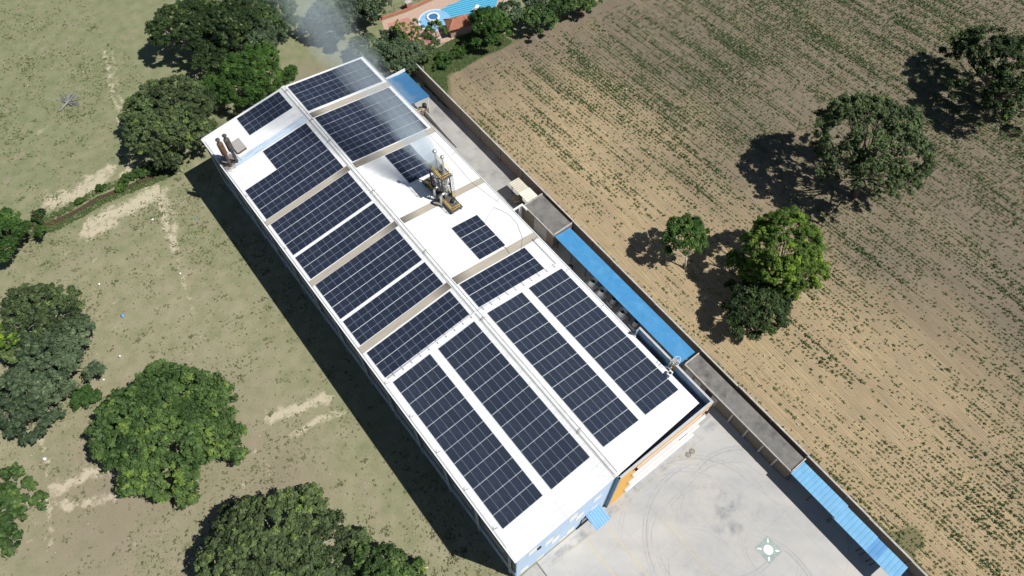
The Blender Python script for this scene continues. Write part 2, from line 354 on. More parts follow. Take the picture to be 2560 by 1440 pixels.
LEAF = {
 'mango': foliage('mango_leaves', (.020, .048, .012), (.098, .168, .048), (.16, .24, .05)),
 'dark': foliage('dark_leaves', (.012, .028, .008), (.050, .088, .026), (.12, .17, .05)),
 'grey': foliage('greyish_leaves', (.024, .040, .016), (.120, .172, .066), (.17, .25, .06)),
 'fine': foliage('fine_bright_leaves', (.018, .050, .010), (.082, .165, .034), (.12, .23, .04), .35),
 'lime': foliage('lime_leaves', (.040, .085, .014), (.125, .21, .035), (.26, .38, .04), .35),
 'bluegreen': foliage('bluish_leaves', (.022, .044, .020), (.115, .165, .085), (.17, .23, .12)),
 'bush': foliage('bush_leaves', (.020, .050, .010), (.060, .125, .030)),
 'crop': foliage('crop_leaves', (.060, .115, .040), (.145, .195, .075), (.27, .27, .12), .3),
 'bank': foliage('bank_grass_blades', (.040, .075, .022), (.115, .165, .055), (.20, .21, .09), .25),
 'weed': foliage('weed_leaves', (.085, .10, .045), (.18, .20, .09), (.28, .25, .14), .2),
}

# ------------------------------------------------------------------ world, sun, camera
w = bpy.data.worlds.new('World'); scn.world = w; w.use_nodes = True; nt = w.node_tree
sd = Vector((.39, -.61, 1.0)).normalized(); elev = math.asin(sd.z)
sky = nt.nodes.new('ShaderNodeTexSky'); sky.sky_type = 'NISHITA'; sky.sun_disc = False; sky.sun_elevation = elev
sky.sun_rotation = math.atan2(sd.x, sd.y); sky.altitude = 100; sky.air_density = 1.0; sky.dust_density = .4
nt.links.new(sky.outputs[0], nt.nodes['Background'].inputs[0]); nt.nodes['Background'].inputs[1].default_value = .05
sl = bpy.data.lights.new('sun', 'SUN'); sl.energy = 5.0; sl.angle = R(.5); sl.color = (1, .965, .91)
so = bpy.data.objects.new('sun', sl); COL.objects.link(so); so.rotation_euler = (-sd).to_track_quat('-Z', 'Y').to_euler(); so.location = sd * 150
scn.view_settings.view_transform = 'Standard'; scn.view_settings.look = 'None'; scn.view_settings.exposure = .16; scn.view_settings.gamma = 1

cam = bpy.data.cameras.new('camera'); co = bpy.data.objects.new('camera', cam); COL.objects.link(co); scn.camera = co
cam.sensor_width = 36; cam.lens = 36 * 1786.2126527 / 2560; cam.clip_start = 1; cam.clip_end = 4000
yaw, pit, rol = R(52.21256609), R(59.3702292), R(.22282431)
fw = Vector((math.cos(yaw)*math.cos(pit), math.sin(yaw)*math.cos(pit), -math.sin(pit))); rt = Vector((math.sin(yaw), -math.cos(yaw), 0)); dn = fw.cross(rt)
r2 = rt*math.cos(rol) + dn*math.sin(rol); d2 = -rt*math.sin(rol) + dn*math.cos(rol)
mt = Matrix((( r2.x, -d2.x, -fw.x), (r2.y, -d2.y, -fw.y), (r2.z, -d2.z, -fw.z))).to_4x4(); mt.translation = Vector((-24.27261939, -6.15153801, 97.41956404)); co.matrix_world = mt

# ------------------------------------------------------------------ ground
tag(MB().poly([(-1500,-1500,-.35),(1500,-1500,-.35),(1500,1500,-.35),(-1500,1500,-.35)]).build('ground', M['pasture']), kind='structure')

def segdist(X, Y, pts):
    d = np.full(X.shape, 1e9)
    for (ax, ay), (bx, by) in zip(pts[:-1], pts[1:]):
        L2 = (bx-ax)**2 + (by-ay)**2 + 1e-9
        t = np.clip(((X-ax)*(bx-ax) + (Y-ay)*(by-ay)) / L2, 0, 1); d = np.minimum(d, np.hypot(X-ax-t*(bx-ax), Y-ay-t*(by-ay)))
    return d
def grid(x0, x1, y0, y1, st):
    xs = np.arange(x0, x1 + st*.5, st); ys = np.arange(y0, y1 + st*.5, st); X, Y = np.meshgrid(xs, ys)
    nx, ny = len(xs), len(ys); i = np.arange(nx*ny).reshape(ny, nx)
    F = np.stack([i[:-1,:-1], i[:-1,1:], i[1:,1:], i[1:,:-1]], -1).reshape(-1, 4); return X, Y, F
X, Y, F = grid(-100, 160, -40, 175, .6)
bl = lambda d, w_: np.clip(1 - d / w_, 0, 1)
sand = np.zeros(X.shape)
for pts, w_, a in [([(-40.3,101.3),(-37.2,100.5),(-34,100.4),(-32.4,100.6)],2.0,1.1), ([(-33.5,102.2),(-32.6,99.8)],1.8,1.), ([(-31.5,101.8),(-29.5,102.2)],1.4,1.), ([(-36.9,92.4),(-34,92.8),(-30,91.8),(-27.5,92.3),(-25.5,92)],1.9,1.1),
                 ([(-38,91.2),(-34,91)],1.6,1.), ([(-26.8,95),(-25,93.5),(-26.3,88.5),(-27.2,83),(-27.8,79.5)],1.0,.9), ([(-25.3,93),(-24.6,88),(-26.4,82.5)],.9,.75), ([(-28,79.5),(-29.2,74),(-30,70.6),(-31,64)],.7,.55),
                 ([(-29.5,43.8),(-24.8,42.3),(-21.3,41.5)],1.2,.95), ([(-28.5,39.4),(-24,39.1),(-20.9,38)],.8,.85), ([(-57.5,52.7),(-52,51.7),(-46,49.7)],1.3,.9), ([(-60.4,53.1),(-56.8,49.3),(-50,46)],1.0,.8),
                 ([(-18.9,131.6),(-20.4,125.7),(-21.9,120.7),(-22.8,115.5),(-24.5,110.4)],.65,.75), ([(-17.7,131),(-19.3,125.5),(-20.8,120.5),(-21.7,115.5),(-23.2,110.4)],.5,.65), ([(-28.5,99.6),(-26.5,100.5)],1.2,.85),
                 ([(-50,118),(-46,119)],.7,.7), ([(-37,118.5),(-35.5,118.8)],.6,.8), ([(-52.5,107),(-52,104)],.8,.9), ([(-61,40),(-55,30)],.9,.5), ([(-22.6,95.2),(-20.4,94.4)],.9,.8), ([(-56,62),(-57.5,55),(-60.5,46)],.6,.6), ([(-35,44),(-33,37)],1.0,.45), ([(-33,62),(-30,60)],1.2,.5)]:
    sand = np.maximum(sand, a * bl(segdist(X, Y, pts), w_*1.35)**.7)
rs = random.Random(5)
for _ in range(70):
    cx, cy = rs.uniform(-65, -22), rs.uniform(60, 160) if rs.random() < .6 else rs.uniform(20, 60)
    sand = np.maximum(sand, rs.uniform(.4, .8) * bl(segdist(X, Y, [(cx, cy), (cx + rs.uniform(-1.5, 1.5), cy + rs.uniform(-.8, .8))]), rs.uniform(.4, 1.0)))
mud = bl(segdist(X, Y, [(-52,99.2),(-45,98.6),(-41.5,96.9),(-37,97.0),(-33.7,97.4),(-30.1,96.6),(-27.2,96.4),(-23,96.0),(-19,96)]), .85)**.6
green = np.clip((Y - 70) / 50, 0, 1) * .75 + .35 * bl(segdist(X, Y, [(-22, 80), (-19.5, 50), (-20, 22)]), 7) + .6 * bl(segdist(X, Y, [(-52,98.6),(-38,96.5),(-20,95.8)]), 3.2)
green = green + 1.5 * ((X > 24) & (Y > 84)) 
dry = bl(np.hypot((X+46)/1.5, Y-50), 14)*.8 + bl(np.hypot(X+33, Y-35), 10)*.9 + bl(np.hypot(X-8, (Y-96)), 12)*1.2 + bl(np.hypot(X+55, Y-38), 18)*.6
pits = -0.28 * bl(segdist(X, Y, [(-52,99.2),(-45,98.6),(-41.5,96.9),(-37,97.0),(-33.7,97.4),(-30.1,96.6),(-27.2,96.4),(-23,96.0)]), 1.3)
Z = pits + (fbm(X, Y, 6, 3, 3) - .5) * .25 * np.clip((-X - 18) / 6, 0, 1)
tag(np_mesh('pasture', np.stack([X, Y, Z], -1).reshape(-1, 3), F, M['pasture'], attrs=dict(sand=sand.ravel(), mud=mud.ravel(), green=np.clip(green, 0, 1.5).ravel(), dry=np.clip(dry, 0, 1).ravel()), smooth=True), kind='structure')

# field
WX = lambda y: 25.35 + (y + 7.3) * .0065                         # outer face of the block wall
X, Y, F = grid(25.3, 160, -50, 86, .7)
edge_top = lambda x: np.where(x < 30.5, 79 + (x - 26) * 1.47, 85.6 - (x - 30.5) * .07) + (vnoise(x, x*0, 3., 9) - .5) * 1.6
cY = Y.ravel()[F].mean(1); cX = X.ravel()[F].mean(1); F = F[(cY < edge_top(cX)) & (cX > WX(cY) - .1)]
pale = np.clip(1.45 - (X - 27) / 26 + (fbm(X, Y, 14, 3, 5) - .5) * 1.0, 0, 1) * np.clip(1.0 - np.clip(Y - 60, 0, 99) / 30, .25, 1)
gr = 1.3 * bl(np.abs(X - WX(Y) - .7), 1.6) * (Y < 78) + bl(segdist(X, Y, [(26.5,79),(30.5,85.5),(47,84.6),(70,83.6)]), 1.8) + bl(segdist(X, Y, [(26.2,-22),(29,-23)]), 3)
tag(np_mesh('field_soil', np.stack([X, Y, np.full(X.shape, .012) + (fbm(X, Y, 3, 2, 8) - .5) * .02], -1).reshape(-1, 3), F, M['soil'], attrs=dict(pale=pale.ravel(), green=gr.ravel()), smooth=True), kind='structure')

# yard with tyre marks
X, Y, F = grid(-11.7, 25.2, -44, 5.0, .14)
mk = np.zeros(X.shape); rs = random.Random(3)
def arc(cx, cy, r, a0, a1, w_, s):
    global mk
    d = np.abs(np.hypot(X-cx, Y-cy) - r); a = np.degrees(np.arctan2(Y-cy, X-cx)) % 360
    t = (a - a0) % 360; span = (a1 - a0) % 360
    f = np.clip(np.minimum(t, span - t) / (span*.25 + 1e-6), 0, 1) * (t < span)
    mk = np.maximum(mk, s * f * np.clip(1 - d / w_, 0, 1))
for i in range(26):
    r = rs.uniform(4, 12); cx, cy = rs.uniform(4, 16), rs.uniform(-16, -4); a0 = rs.uniform(0, 360); sp = rs.uniform(60, 170); s = rs.uniform(.15, .5)
    arc(cx, cy, r, a0, a0 + sp, .17, s); arc(cx, cy, r + .45, a0 + 4, a0 + sp, .15, s*.8)
for i in range(14):
    r = rs.uniform(14, 40); cx, cy = rs.uniform(-14, 4), rs.uniform(-34, -8); a0 = rs.uniform(-10, 50); sp = rs.uniform(20, 60); s = rs.uniform(.12, .35)
    arc(cx, cy, r, a0, a0 + sp, .18, s); arc(cx, cy, r + 1.9, a0, a0 + sp, .18, s*.8)
for cx, cy, rr, s in [(13, -5.5, 3.2, .75), (11, -7.5, 3., .55), (15, -8.5, 2.6, .45), (9.5, -5, 2.2, .35), (17, -4, 2, .25), (-3, -4.5, 2.6, .4), (4, -9, 3, .25)]:
    d = np.hypot((X-cx)*.8, Y-cy); mk = np.maximum(mk, 1.3 * s * np.clip(1 - d/rr, 0, 1)**1.1 * np.clip(fbm(X + Y*.6, Y - X*.6, 1.6, 4, 12)*2.4 - .7, 0, 1))
mk = np.maximum(mk, .22 * np.clip(fbm(X + Y, Y*.3, 4, 4, 15)*2.5 - 1., 0, 1))
for x0 in np.arange(3.5, 14, 1.35):
    mk = np.maximum(mk, .5 * (np.abs(Y - 4.0) < .55) * np.clip(fbm(X, Y, .8, 3, 20)*2.6 - .9, 0, 1))
tag(np_mesh('yard', np.stack([X, Y, np.full(X.shape, .02)], -1).reshape(-1, 3), F, M['yard'], attrs=dict(mark=np.clip(mk*1.45, 0, 1).ravel())), kind='structure')
tag(MB().poly([(14.9,5,.016),(25.6,5,.016),(26.1,88,.016),(14.9,88,.016)]).build('lane', M['lane']), kind='structure')
tag(MB().box(-16.2, -11.86, -6, 4.95, -.1, .06).build('apron_slab', M['concrete']), kind='structure')
tag(MB().box(-11.84, -11.70, -6, 4.9, -.1, .13).build('kerb', M['concrete_dark']), kind='structure')

def line(name, x0, y0, x1, y1, w_, mat, z=.026):
    d = Vector((x1-x0, y1-y0, 0)).normalized(); n = Vector((-d.y, d.x, 0)) * w_/2
    a, b = Vector((x0, y0, z)), Vector((x1, y1, z)); return MB().poly([a-n, a+n, b+n, b-n]).build(name, mat)
for i, (a, b, c_, d_, mat, w_) in enumerate([(-4.95,3.4,-5.03,-16,'yard_line',.13),(-1.55,2.9,-1.63,-16,'yard_line',.13),(4.83,0,4.7,-14,'faded_line',.10),(5.35,-1.3,5.3,-14,'faded_line',.08),(3.76,3.48,13.4,3.48,'faded_line',.12),(-10.2,3.68,-2.6,3.2,'faded_line',.10),(12.9,3.75,15.3,3.75,'faded_line',.1),(12.9,2.4,15.3,2.4,'faded_line',.1),(15.3,2.4,15.3,3.75,'faded_line',.1),(12.9,2.4,12.9,3.75,'faded_line',.1),(19.9,5,20.5,-2,'faded_line',.11),(20.5,-2,20.35,-26,'faded_line',.11)]):
    tag(line('road_marking', a, b, c_, d_, w_, M[mat], .026 + .0005*i), kind='structure')
# assembly point painted on the yard
ap = empty('assembly_point_marking', (12.98, -12.33, 0), label='faded green square on the yard with a white disc and four inward arrows', cat='floor marking')
MB().poly([(-1.27,-1.27,.028),(1.27,-1.27,.028),(1.27,1.27,.028),(-1.27,1.27,.028)]).build('green_square', M['sign_green'], ap)
MB().poly([(.62*math.cos(t*math.pi/20), .62*math.sin(t*math.pi/20), .033) for t in range(40)]).build('white_disc', M['sign_white'], ap)
for k in range(4):
    a = R(45 + 90*k); rr = lambda p, q: (p*math.cos(a) - q*math.sin(a), p*math.sin(a) + q*math.cos(a), .033)
    mb = MB(); mb.poly([rr(1.12, -.16), rr(1.12, .16), rr(.82, 0)]); mb.poly([rr(1.12,-.07), rr(1.42,-.07), rr(1.42,.07), rr(1.12,.07)]); mb.build('arrow', M['sign_white'], ap)
for x_, y_, lb in [(13.78,3.07,'round manhole cover nearer the office wall, left of two'),(14.56,3.1,'round manhole cover beside the first, right of two')]:
    t = empty('manhole_cover', (x_, y_, .022), label=lb, cat='manhole', group='manhole covers by the office wall')
    MB().lathe((0,0,0), [(0,.02),(.30,.02),(.33,.012),(.33,0)], 24).build('lid', M['cover'], t); MB().lathe((0,0,0), [(.34,.0),(.34,.016),(.40,.016),(.40,0)], 24).build('rim', M['concrete_dark'], t)

# ------------------------------------------------------------------ factory building
SL, SR = .13373870, .12184928
ZR = 14.0; WL, WR = 15.12, 14.9; YF, YN = 85.96, 5.06
zl = lambda x: ZR + SL*x           # left side, x negative
zr = lambda x: ZR - SR*x
fac = empty('factory_building', (0, 0, 0), label='long white roofed factory building covered in solar panels with orange and white office front', cat='building')
rf = MB()
yv = lambda x: 5.72 - (abs(x-14.8)/14.8)*.72
rf.prism([(-WL, YN, zl(-WL)-.10), (0, YN, ZR-.10), (0, YF, ZR-.10), (-WL, YF, zl(-WL)-.10)], [(-WL, YN, zl(-WL)), (0, YN, ZR), (0, YF, ZR), (-WL, YF, zl(-WL))])
rf.prism([(0, YN, ZR-.10), (WR, 5.8, zr(WR)-.10), (WR, YF, zr(WR)-.10), (0, YF, ZR-.10)], [(0, YN, ZR), (WR, 5.8, zr(WR)), (WR, YF, zr(WR)), (0, YF, ZR)])
roof = rf.build('roof', M['roof'], fac)
def strip(side, y0, y1, mat, lift=.012, x_in=.45, x_out=None):
    f = zl if side < 0 else zr; xo = side * (x_out or (WL - .05 if side < 0 else WR - .05)); xi = side * x_in
    p = [(xi, y0, f(xi)+lift), (xo, y0, f(xo)+lift), (xo, y1, f(xo)+lift), (xi, y1, f(xi)+lift)]
    if side < 0: p.reverse()
    MB().poly(p).build('skylight_strip', mat, roof)
for y0, y1 in [(77.0, 78.2), (63.98, 65.2), (50.95, 52.1), (37.95, 39.25)]: strip(1, y0, y1, M['strip'])
for y0, y1 in [(64.2, 65.22), (51.1, 52.15), (38.0, 39.12)]: strip(-1, y0, y1, M['strip'])
strip(-1, 77.0, 78.3, M['bluestrip'], x_in=.5, x_out=13.3)
mb = MB()
rc = [(-.42, zl(-.42)+.05), (-.14, ZR+.11), (.14, ZR+.11), (.42, zr(.42)+.05)]
for (xa, za), (xb, zb) in zip(rc[:-1], rc[1:]): mb.prism([(xa, YN-.02, za-.05), (xb, YN-.02, zb-.05), (xb, YF+.05, zb-.05), (xa, YF+.05, za-.05)], [(xa, YN-.02, za), (xb, YN-.02, zb), (xb, YF+.05, zb), (xa, YF+.05, za)])
mb.build('ridge_cap', simple('ridge_flashing', (.66, .67, .67), .5, var=.06, dirt=(.42, .41, .38), dirt_amt=.6), roof)
MB().tube([(.22, YN+.3, ZR+.16), (.22, 40, ZR+.16), (.22, YF-.3, ZR+.16)], .025, 6).tube([(-.27, YN+.3, ZR+.13), (-.27, YF-.3, ZR+.13)], .018, 6).build('ridge_conduit', M['cable'], fac)
# gutters
MB().box(-WL-.16, -WL-.0, YN, YF, zl(-WL)-.22, zl(-WL)-.06).build('gutter', M['white_metal'], fac)
MB().box(WR+.02, WR+.24, 17.9, YF, zr(WR)-.26, zr(WR)-.10).build('gutter', M['grey_metal'], fac)
MB().tube([(WR+.05, 17.6, zr(WR)+.10), (WR+.05, 60, zr(WR)+.10), (WR+.05, YF+1.0, zr(WR)+.10)], .06, 8).build('eave_pipe', M['white_metal'], fac)
MB().tube([(-WL+.1, 7, zl(-WL)+.06), (-WL+.1, YF-1, zl(-WL)+.06)], .02, 6).build('eave_conduit', M['cable'], fac)
# walls
lw = empty('unused')if False else None
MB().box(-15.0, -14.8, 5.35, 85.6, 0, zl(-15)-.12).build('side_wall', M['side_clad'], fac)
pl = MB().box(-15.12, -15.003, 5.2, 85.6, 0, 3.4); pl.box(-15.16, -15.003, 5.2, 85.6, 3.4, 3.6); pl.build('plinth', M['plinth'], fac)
for k in range(13):
    y_ = 6.2 + k*6.55; MB().box(-15.3, -15.125, y_-.2, y_+.2, 0, 11.6).build('pilaster', M['plinth'], fac)
    if k < 12: MB().box(-15.06, -15.003, y_+1.4, y_+5.2, 6.2, 8.0).build('wall_louvre', M['grey_metal'], fac)
MB().box(14.75, 14.95, 17.9, 85.6, 0, zr(14.9)-.12).build('side_wall', M['white_wall'], fac)
MB().prism([(-14.75,85.55,0),(14.75,85.55,0),(14.75,85.7,0),(-14.75,85.7,0)], [(-14.75,85.55,11.9),(14.75,85.55,11.9),(14.75,85.7,11.9),(-14.75,85.7,11.9)]).build('end_wall', M['white_wall'], fac)
# light blue clad front
cl = MB(); cl.poly([(-15.0,5.14,0),(-.05,5.14,0),(-.05,5.14,ZR-.13),(-15.0,5.14,zl(-15)-.12)]); cl.poly([(-15.0,5.14,0),(-15.0,5.34,0),(-15.0,5.34,zl(-15)-.12),(-15.0,5.14,zl(-15)-.12)][::-1]); clad = cl.build('front_cladding', M['cladding'], fac)
for x0, z0, z1 in [(-3.1,8.4,10.4),(-2.98,2.9,5.5),(-6.95,8.5,11.2),(-5.7,5.8,8.6),(-6.75,.7,3.4),(-10.6,5.9,8.5),(-9.4,3.3,6.2),(-8.0,.2,1.6),(-13.2,8.6,10.9),(-11.75,.1,1.4),(-14.35,.8,3.2)]:
    MB().poly([(x0,5.125,z0),(x0+1.24,5.125,z0),(x0+1.24,5.125,z1),(x0,5.125,z1)]).build('light_panel', M['panel_white'], fac)
MB().box(-11.9,-11.35,5.0,5.12,8.5,9.1).build('vent_hatch', M['black'], fac)
dr = MB().box(-4.3,-1.5,5.05,5.12,0,3.1).build('roller_door', M['glass'], fac)
MB().box(-4.4,-4.3,5.03,5.13,0,3.2).box(-1.5,-1.4,5.03,5.13,0,3.2).box(-4.4,-1.4,5.03,5.13,3.1,3.2).build('frame', M['dark_metal'], dr)
cn = MB().prism([(-3.75,2.9,3.35),(-1.4,2.9,3.35),(-1.4,5.1,3.95),(-3.75,5.1,3.95)], [(-3.75,2.9,3.42),(-1.4,2.9,3.42),(-1.4,5.1,4.02),(-3.75,5.1,4.02)]).build('door_canopy', M['blue_canopy'], fac)
MB().tube([(-3.6,2.95,3.33),(-3.6,5.1,2.5)], .035, 6).tube([(-1.55,2.95,3.33),(-1.55,5.1,2.5)], .035, 6).build('bracket', M['dark_metal'], cn)
# office block front
PT = 13.62
MB().box(-.02, .2, 4.62, 5.12, 0, PT).build('return_wall', M['steel_blue'], fac)
MB().box(.2, 3.0, 4.62, 4.86, 0, PT-.5).build('orange_panel', M['orange'], fac)
MB().box(3.0, 15.76, 4.66, 4.86, 0, 12.15).build('office_wall', M['white_wall'], fac)
MB().box(3.0, 15.78, 4.60, 4.86, 12.15, PT-.05).build('orange_fascia', M['orange'], fac)
cp = MB().box(-.02, 15.80, 4.58, 4.90, PT-.05+.003, PT); cp.box(15.5, 15.80, 4.90, 17.95, PT-.047, PT); cp.build('parapet_coping', simple('parapet_coping_paint', (.46,.48,.50), .7, var=.08, dirt=(.3,.32,.34), dirt_amt=.6), fac)
MB().box(15.55, 15.75, 4.87, 11.0, 11.4, PT-.05).box(15.55, 15.75, 12.0, 17.9, 11.4, PT-.05).box(14.98, 15.55, 17.75, 17.9, 11.4, PT-.05).build('parapet', M['steel_blue'], fac)
MB().box(14.95, 15.549, 4.87, 17.74, 11.2, 11.45).box(.25, 14.95, 4.87, 5.7, 11.2, 11.45).build('gutter_deck', M['steel_blue'], fac)
MB().box(15.45, 15.75, 4.87, 17.9, 0, 11.2).build('office_side_wall', M['white_wall'], fac)
MB().box(15.57, 15.73, 11.03, 11.4, 11.4, PT).build('orange_pier', M['orange'], fac)
for zf in (10.2, 6.7, 3.2):
    wn = MB().box(3.2, 15.3, 4.635, 4.66, zf-2.9, zf-.4).build('window', M['glass'], fac)
    fm = MB()
    for x_ in np.arange(3.2, 15.4, 1.51): fm.box(x_-.04, x_+.04, 4.60, 4.635, zf-2.93, zf-.37)
    fm.box(3.16, 15.34, 4.615, 4.635, zf-3.0, zf-2.9); fm.build('frame', M['white_metal'], wn)
    MB().box(2.6, 15.1, 4.26, 4.655, zf, zf+.12).box(2.6, 15.1, 4.24, 4.30, zf-.30, zf-.003).build('sunshade', M['white_metal'], fac)
    MB().box(2.7, 15.3, 4.53, 4.655, zf+.123, zf+.30).build('orange_band', simple('terracotta_band', (.50,.27,.17), .8, var=.1), fac)
MB().box(11.0, 12.4, 4.28, 4.62, 8.25, 8.6).build('vent_hatch', M['grey_metal'], fac)
MB().box(15.0,15.3,4.3,4.62,11.0,11.35).build('vent_hatch', M['black'], fac); MB().box(2.6,2.9,4.3,4.62,12.2,12.6).build('vent_hatch', M['black'], fac)
# metal rungs on the gutter deck, cable tray and small brackets
lad = empty('roof_access_ladder', (15.35, 12.6, 11.5), label='dark steel ladder lying along the inside of the blue parapet', cat='ladder')
MB().tube([(-.02,0,.1),(-.02,2.6,.1)], .03, 6).build('rail', M['dark_metal'], lad); MB().tube([(.17,0,1.0),(.17,2.6,1.0)], .03, 6).build('rail', M['dark_metal'], lad)
for k in range(8): MB().tube([(-.02,.15+k*.33,.1),(.17,.15+k*.33,1.0)], .025, 6).build('rung', M['dark_metal'], lad)
cg = empty('caged_ladder', (15.9, 11.45, 0), label='white caged ladder rising over the parapet beside the long blue roof', cat='ladder')
for s in (-.25, .25): MB().tube([(0,s,.3),(0,s,PT+1.1),(-.5,s,PT+1.1),(-.6,s,PT+.1)], .035, 8).build('rail', M['white_metal'], cg)
mb = MB()
for k in range(40): mb.tube([(0,-.25,.5+k*.35),(0,.25,.5+k*.35)], .02, 6)
mb.build('rungs', M['white_metal'], cg)
for k in range(11):
    z_ = 3 + k*1.1; MB().tube([(.0 + .72*math.sin(math.pi*i/10), -.36*math.cos(math.pi*i/10)*1.2, z_) for i in range(11)], .035, 6).build('cage_hoop', M['white_metal'], cg)
mb = MB()
for a in (.25,.5,.75): mb.tube([(.72*math.sin(math.pi*a), -.43*math.cos(math.pi*a), 3), (.72*math.sin(math.pi*a), -.43*math.cos(math.pi*a), 14.0)], .025, 6)
mb.build('cage_bars', M['white_metal'], cg)
ac = empty('air_conditioner', (14.55, 10.9, zr(14.55)), (0, 0, R(8)), label='white air conditioning box at the roof edge beside the caged ladder', cat='air conditioner')
MB().box(-.38,.38,-.25,.25,.12,.75).build('casing', M['box_white'], ac); MB().lathe((0,0,.751), [(.0,0),(.2,.0),(.22,.015),(.22,0)], 20).build('fan_grille', M['dark_metal'], ac); MB().box(-.3,-.2,-.22,.22,0,.12).box(.2,.3,-.22,.22,0,.12).build('foot', M['grey_metal'], ac)
tray = empty('cable_tray', (0,0,0), label='grey cable tray crossing the whole roof between the two kinds of solar panels', cat='cable tray')
for sd_ in (-1, 1):
    f = zl if sd_ < 0 else zr; xo = sd_*14.3 if sd_ < 0 else 13.9
    if sd_ > 0: MB().tube([(.1,32.85,ZR+.22),(xo,32.85,f(xo)+.2)], .05, 4).tube([(.1,33.0,ZR+.22),(xo,33.0,f(xo)+.2)], .02, 4).build('tray_run', M['white_metal'], tray)
    else: MB().tube([(-.1,32.85,ZR+.22),(xo,32.85,f(xo)+.2)], .05, 4).tube([(-.1,33.0,ZR+.22),(xo,33.0,f(xo)+.2)], .02, 4).build('tray_run', M['white_metal'], tray)
    for k in range(10):
        x_ = sd_*(1+k*1.38); MB().box(x_-.04,x_+.04,32.55,33.15,f(x_)+.02,f(x_)+.14).build('bracket', M['grey_metal'], tray)
MB().tube([(13.9,32.85,zr(13.9)+.2),(13.9,38.2,zr(13.9)+.2)], .05, 6).build('tray_run', M['grey_metal'], tray)
for k, y_ in enumerate([84.6, 71, 58.5, 45, 31.5, 12, 76.5]):     # clamps along the ridge
    t = empty('ridge_clamp', (0, y_, ZR+.11), (0, 0, R(20*math.sin(k*3))), label='small dark wire clamp straddling the roof ridge, %s' % ['at the far gable','by the far strips','above the tower level','below the middle left arrays','near the tray crossing','near the office end','by the bluish strip'][k], cat='clamp', group='wire clamps along the ridge')
    MB().tube([(-.45,-.1,.02),(-.1,.1,.14),(.15,0,.14),(.5,.15,.0)], .022, 6).tube([(-.15,-.3,.12),(.05,.25,.12)], .018, 6).build('wire', M['dark_metal'], t)
for k, y_ in enumerate([9.5, 15.2, 21, 26.8, 32.5, 59, 71]):
    t = empty('eave_bracket', (-14.9, y_, zl(-14.9)), label='thin forked wire bracket on the left eave, number %s from the office end' % ['one','two','three','four','five','six','seven'][k], cat='bracket', group='wire brackets along the left eave')
    MB().tube([(-.1,0,.02),(.15,.3,.22)], .016, 5).tube([(-.1,0,.02),(.45,-.15,.2)], .016, 5).tube([(.0,.1,.02),(.0,.1,.35)], .014, 5).build('wire', M['dark_metal'], t)
for k, y_ in enumerate([23.8, 31.2, 38.2, 47, 58.5]):
    t = empty('eave_bracket', (14.5, y_, zr(14.5)), label='thin wire bracket on the right eave beside %s' % ['the blue roof middle','the fan row','the first corner of the blue roof','the concrete outbuilding','the beige sheet roof'][k], cat='bracket', group='wire brackets along the right eave')
    MB().tube([(-.9,.1,.05),(.4,.0,.15)], .02, 5).tube([(-.7,-.25,.04),(.3,0,.18)], .016, 5).build('wire', M['grey_metal'], t)
cb = empty('roof_cable', (0,0,0), label='thin dark cable curving over the right roof slope around the small solar array', cat='cable')
P = lambda x, y: (x, y, zr(x)+.04)
MB().tube([P(13.0,46.2),P(14.0,44),P(13.9,41.8),P(12.9,39.3),P(11.6,37.9),P(11.0,37.2)], .028, 6).build('cable_run', M['cable'], cb)
MB().tube([P(13.0,46.2),P(11.2,45.3),P(9.4,44.2),P(8.9,43.9)], .02, 6).build('cable_run', M['cable'], cb); MB().tube([P(9.5,40.2),P(9.8,39.2),P(9.6,38.1)], .03, 6).build('cable_run', M['dark_metal'], cb)
MB().tube([P(14.2,46.5),P(13.2,52),P(13.6,60),P(14.0,84)], .02, 6).build('cable_run', M['cable'], cb)

# ------------------------------------------------------------------ solar arrays
def panel_mesh(name, w_, h_, mat):
    mb = MB(); fr = .014; z = .04
    mb.box(0, w_, 0, h_, 0, z-.004, 1)
    mb.poly([(0,0,z),(w_,0,z),(w_-fr,fr,z),(fr,fr,z)],1).poly([(w_,0,z),(w_,h_,z),(w_-fr,h_-fr,z),(w_-fr,fr,z)],1).poly([(w_,h_,z),(0,h_,z),(fr,h_-fr,z),(w_-fr,h_-fr,z)],1).poly([(0,h_,z),(0,0,z),(fr,fr,z),(fr,h_-fr,z)],1)
    mb.poly([(fr,fr,z),(w_-fr,fr,z),(w_-fr,h_-fr,z),(fr,h_-fr,z)],0)
    me = bpy.data.meshes.new(name); me.from_pydata(mb.v, [], mb.f); me.materials.append(mat); me.materials.append(M['pv_frame']); me.polygons.foreach_set('material_index', mb.m); me.update(); return me
PM_U = panel_mesh('solar_panel', PW-.024, PH-.085, M['pv_half']); PM_L = panel_mesh('solar_panel_full', LW-.035, LH-.08, M['pv_full'])
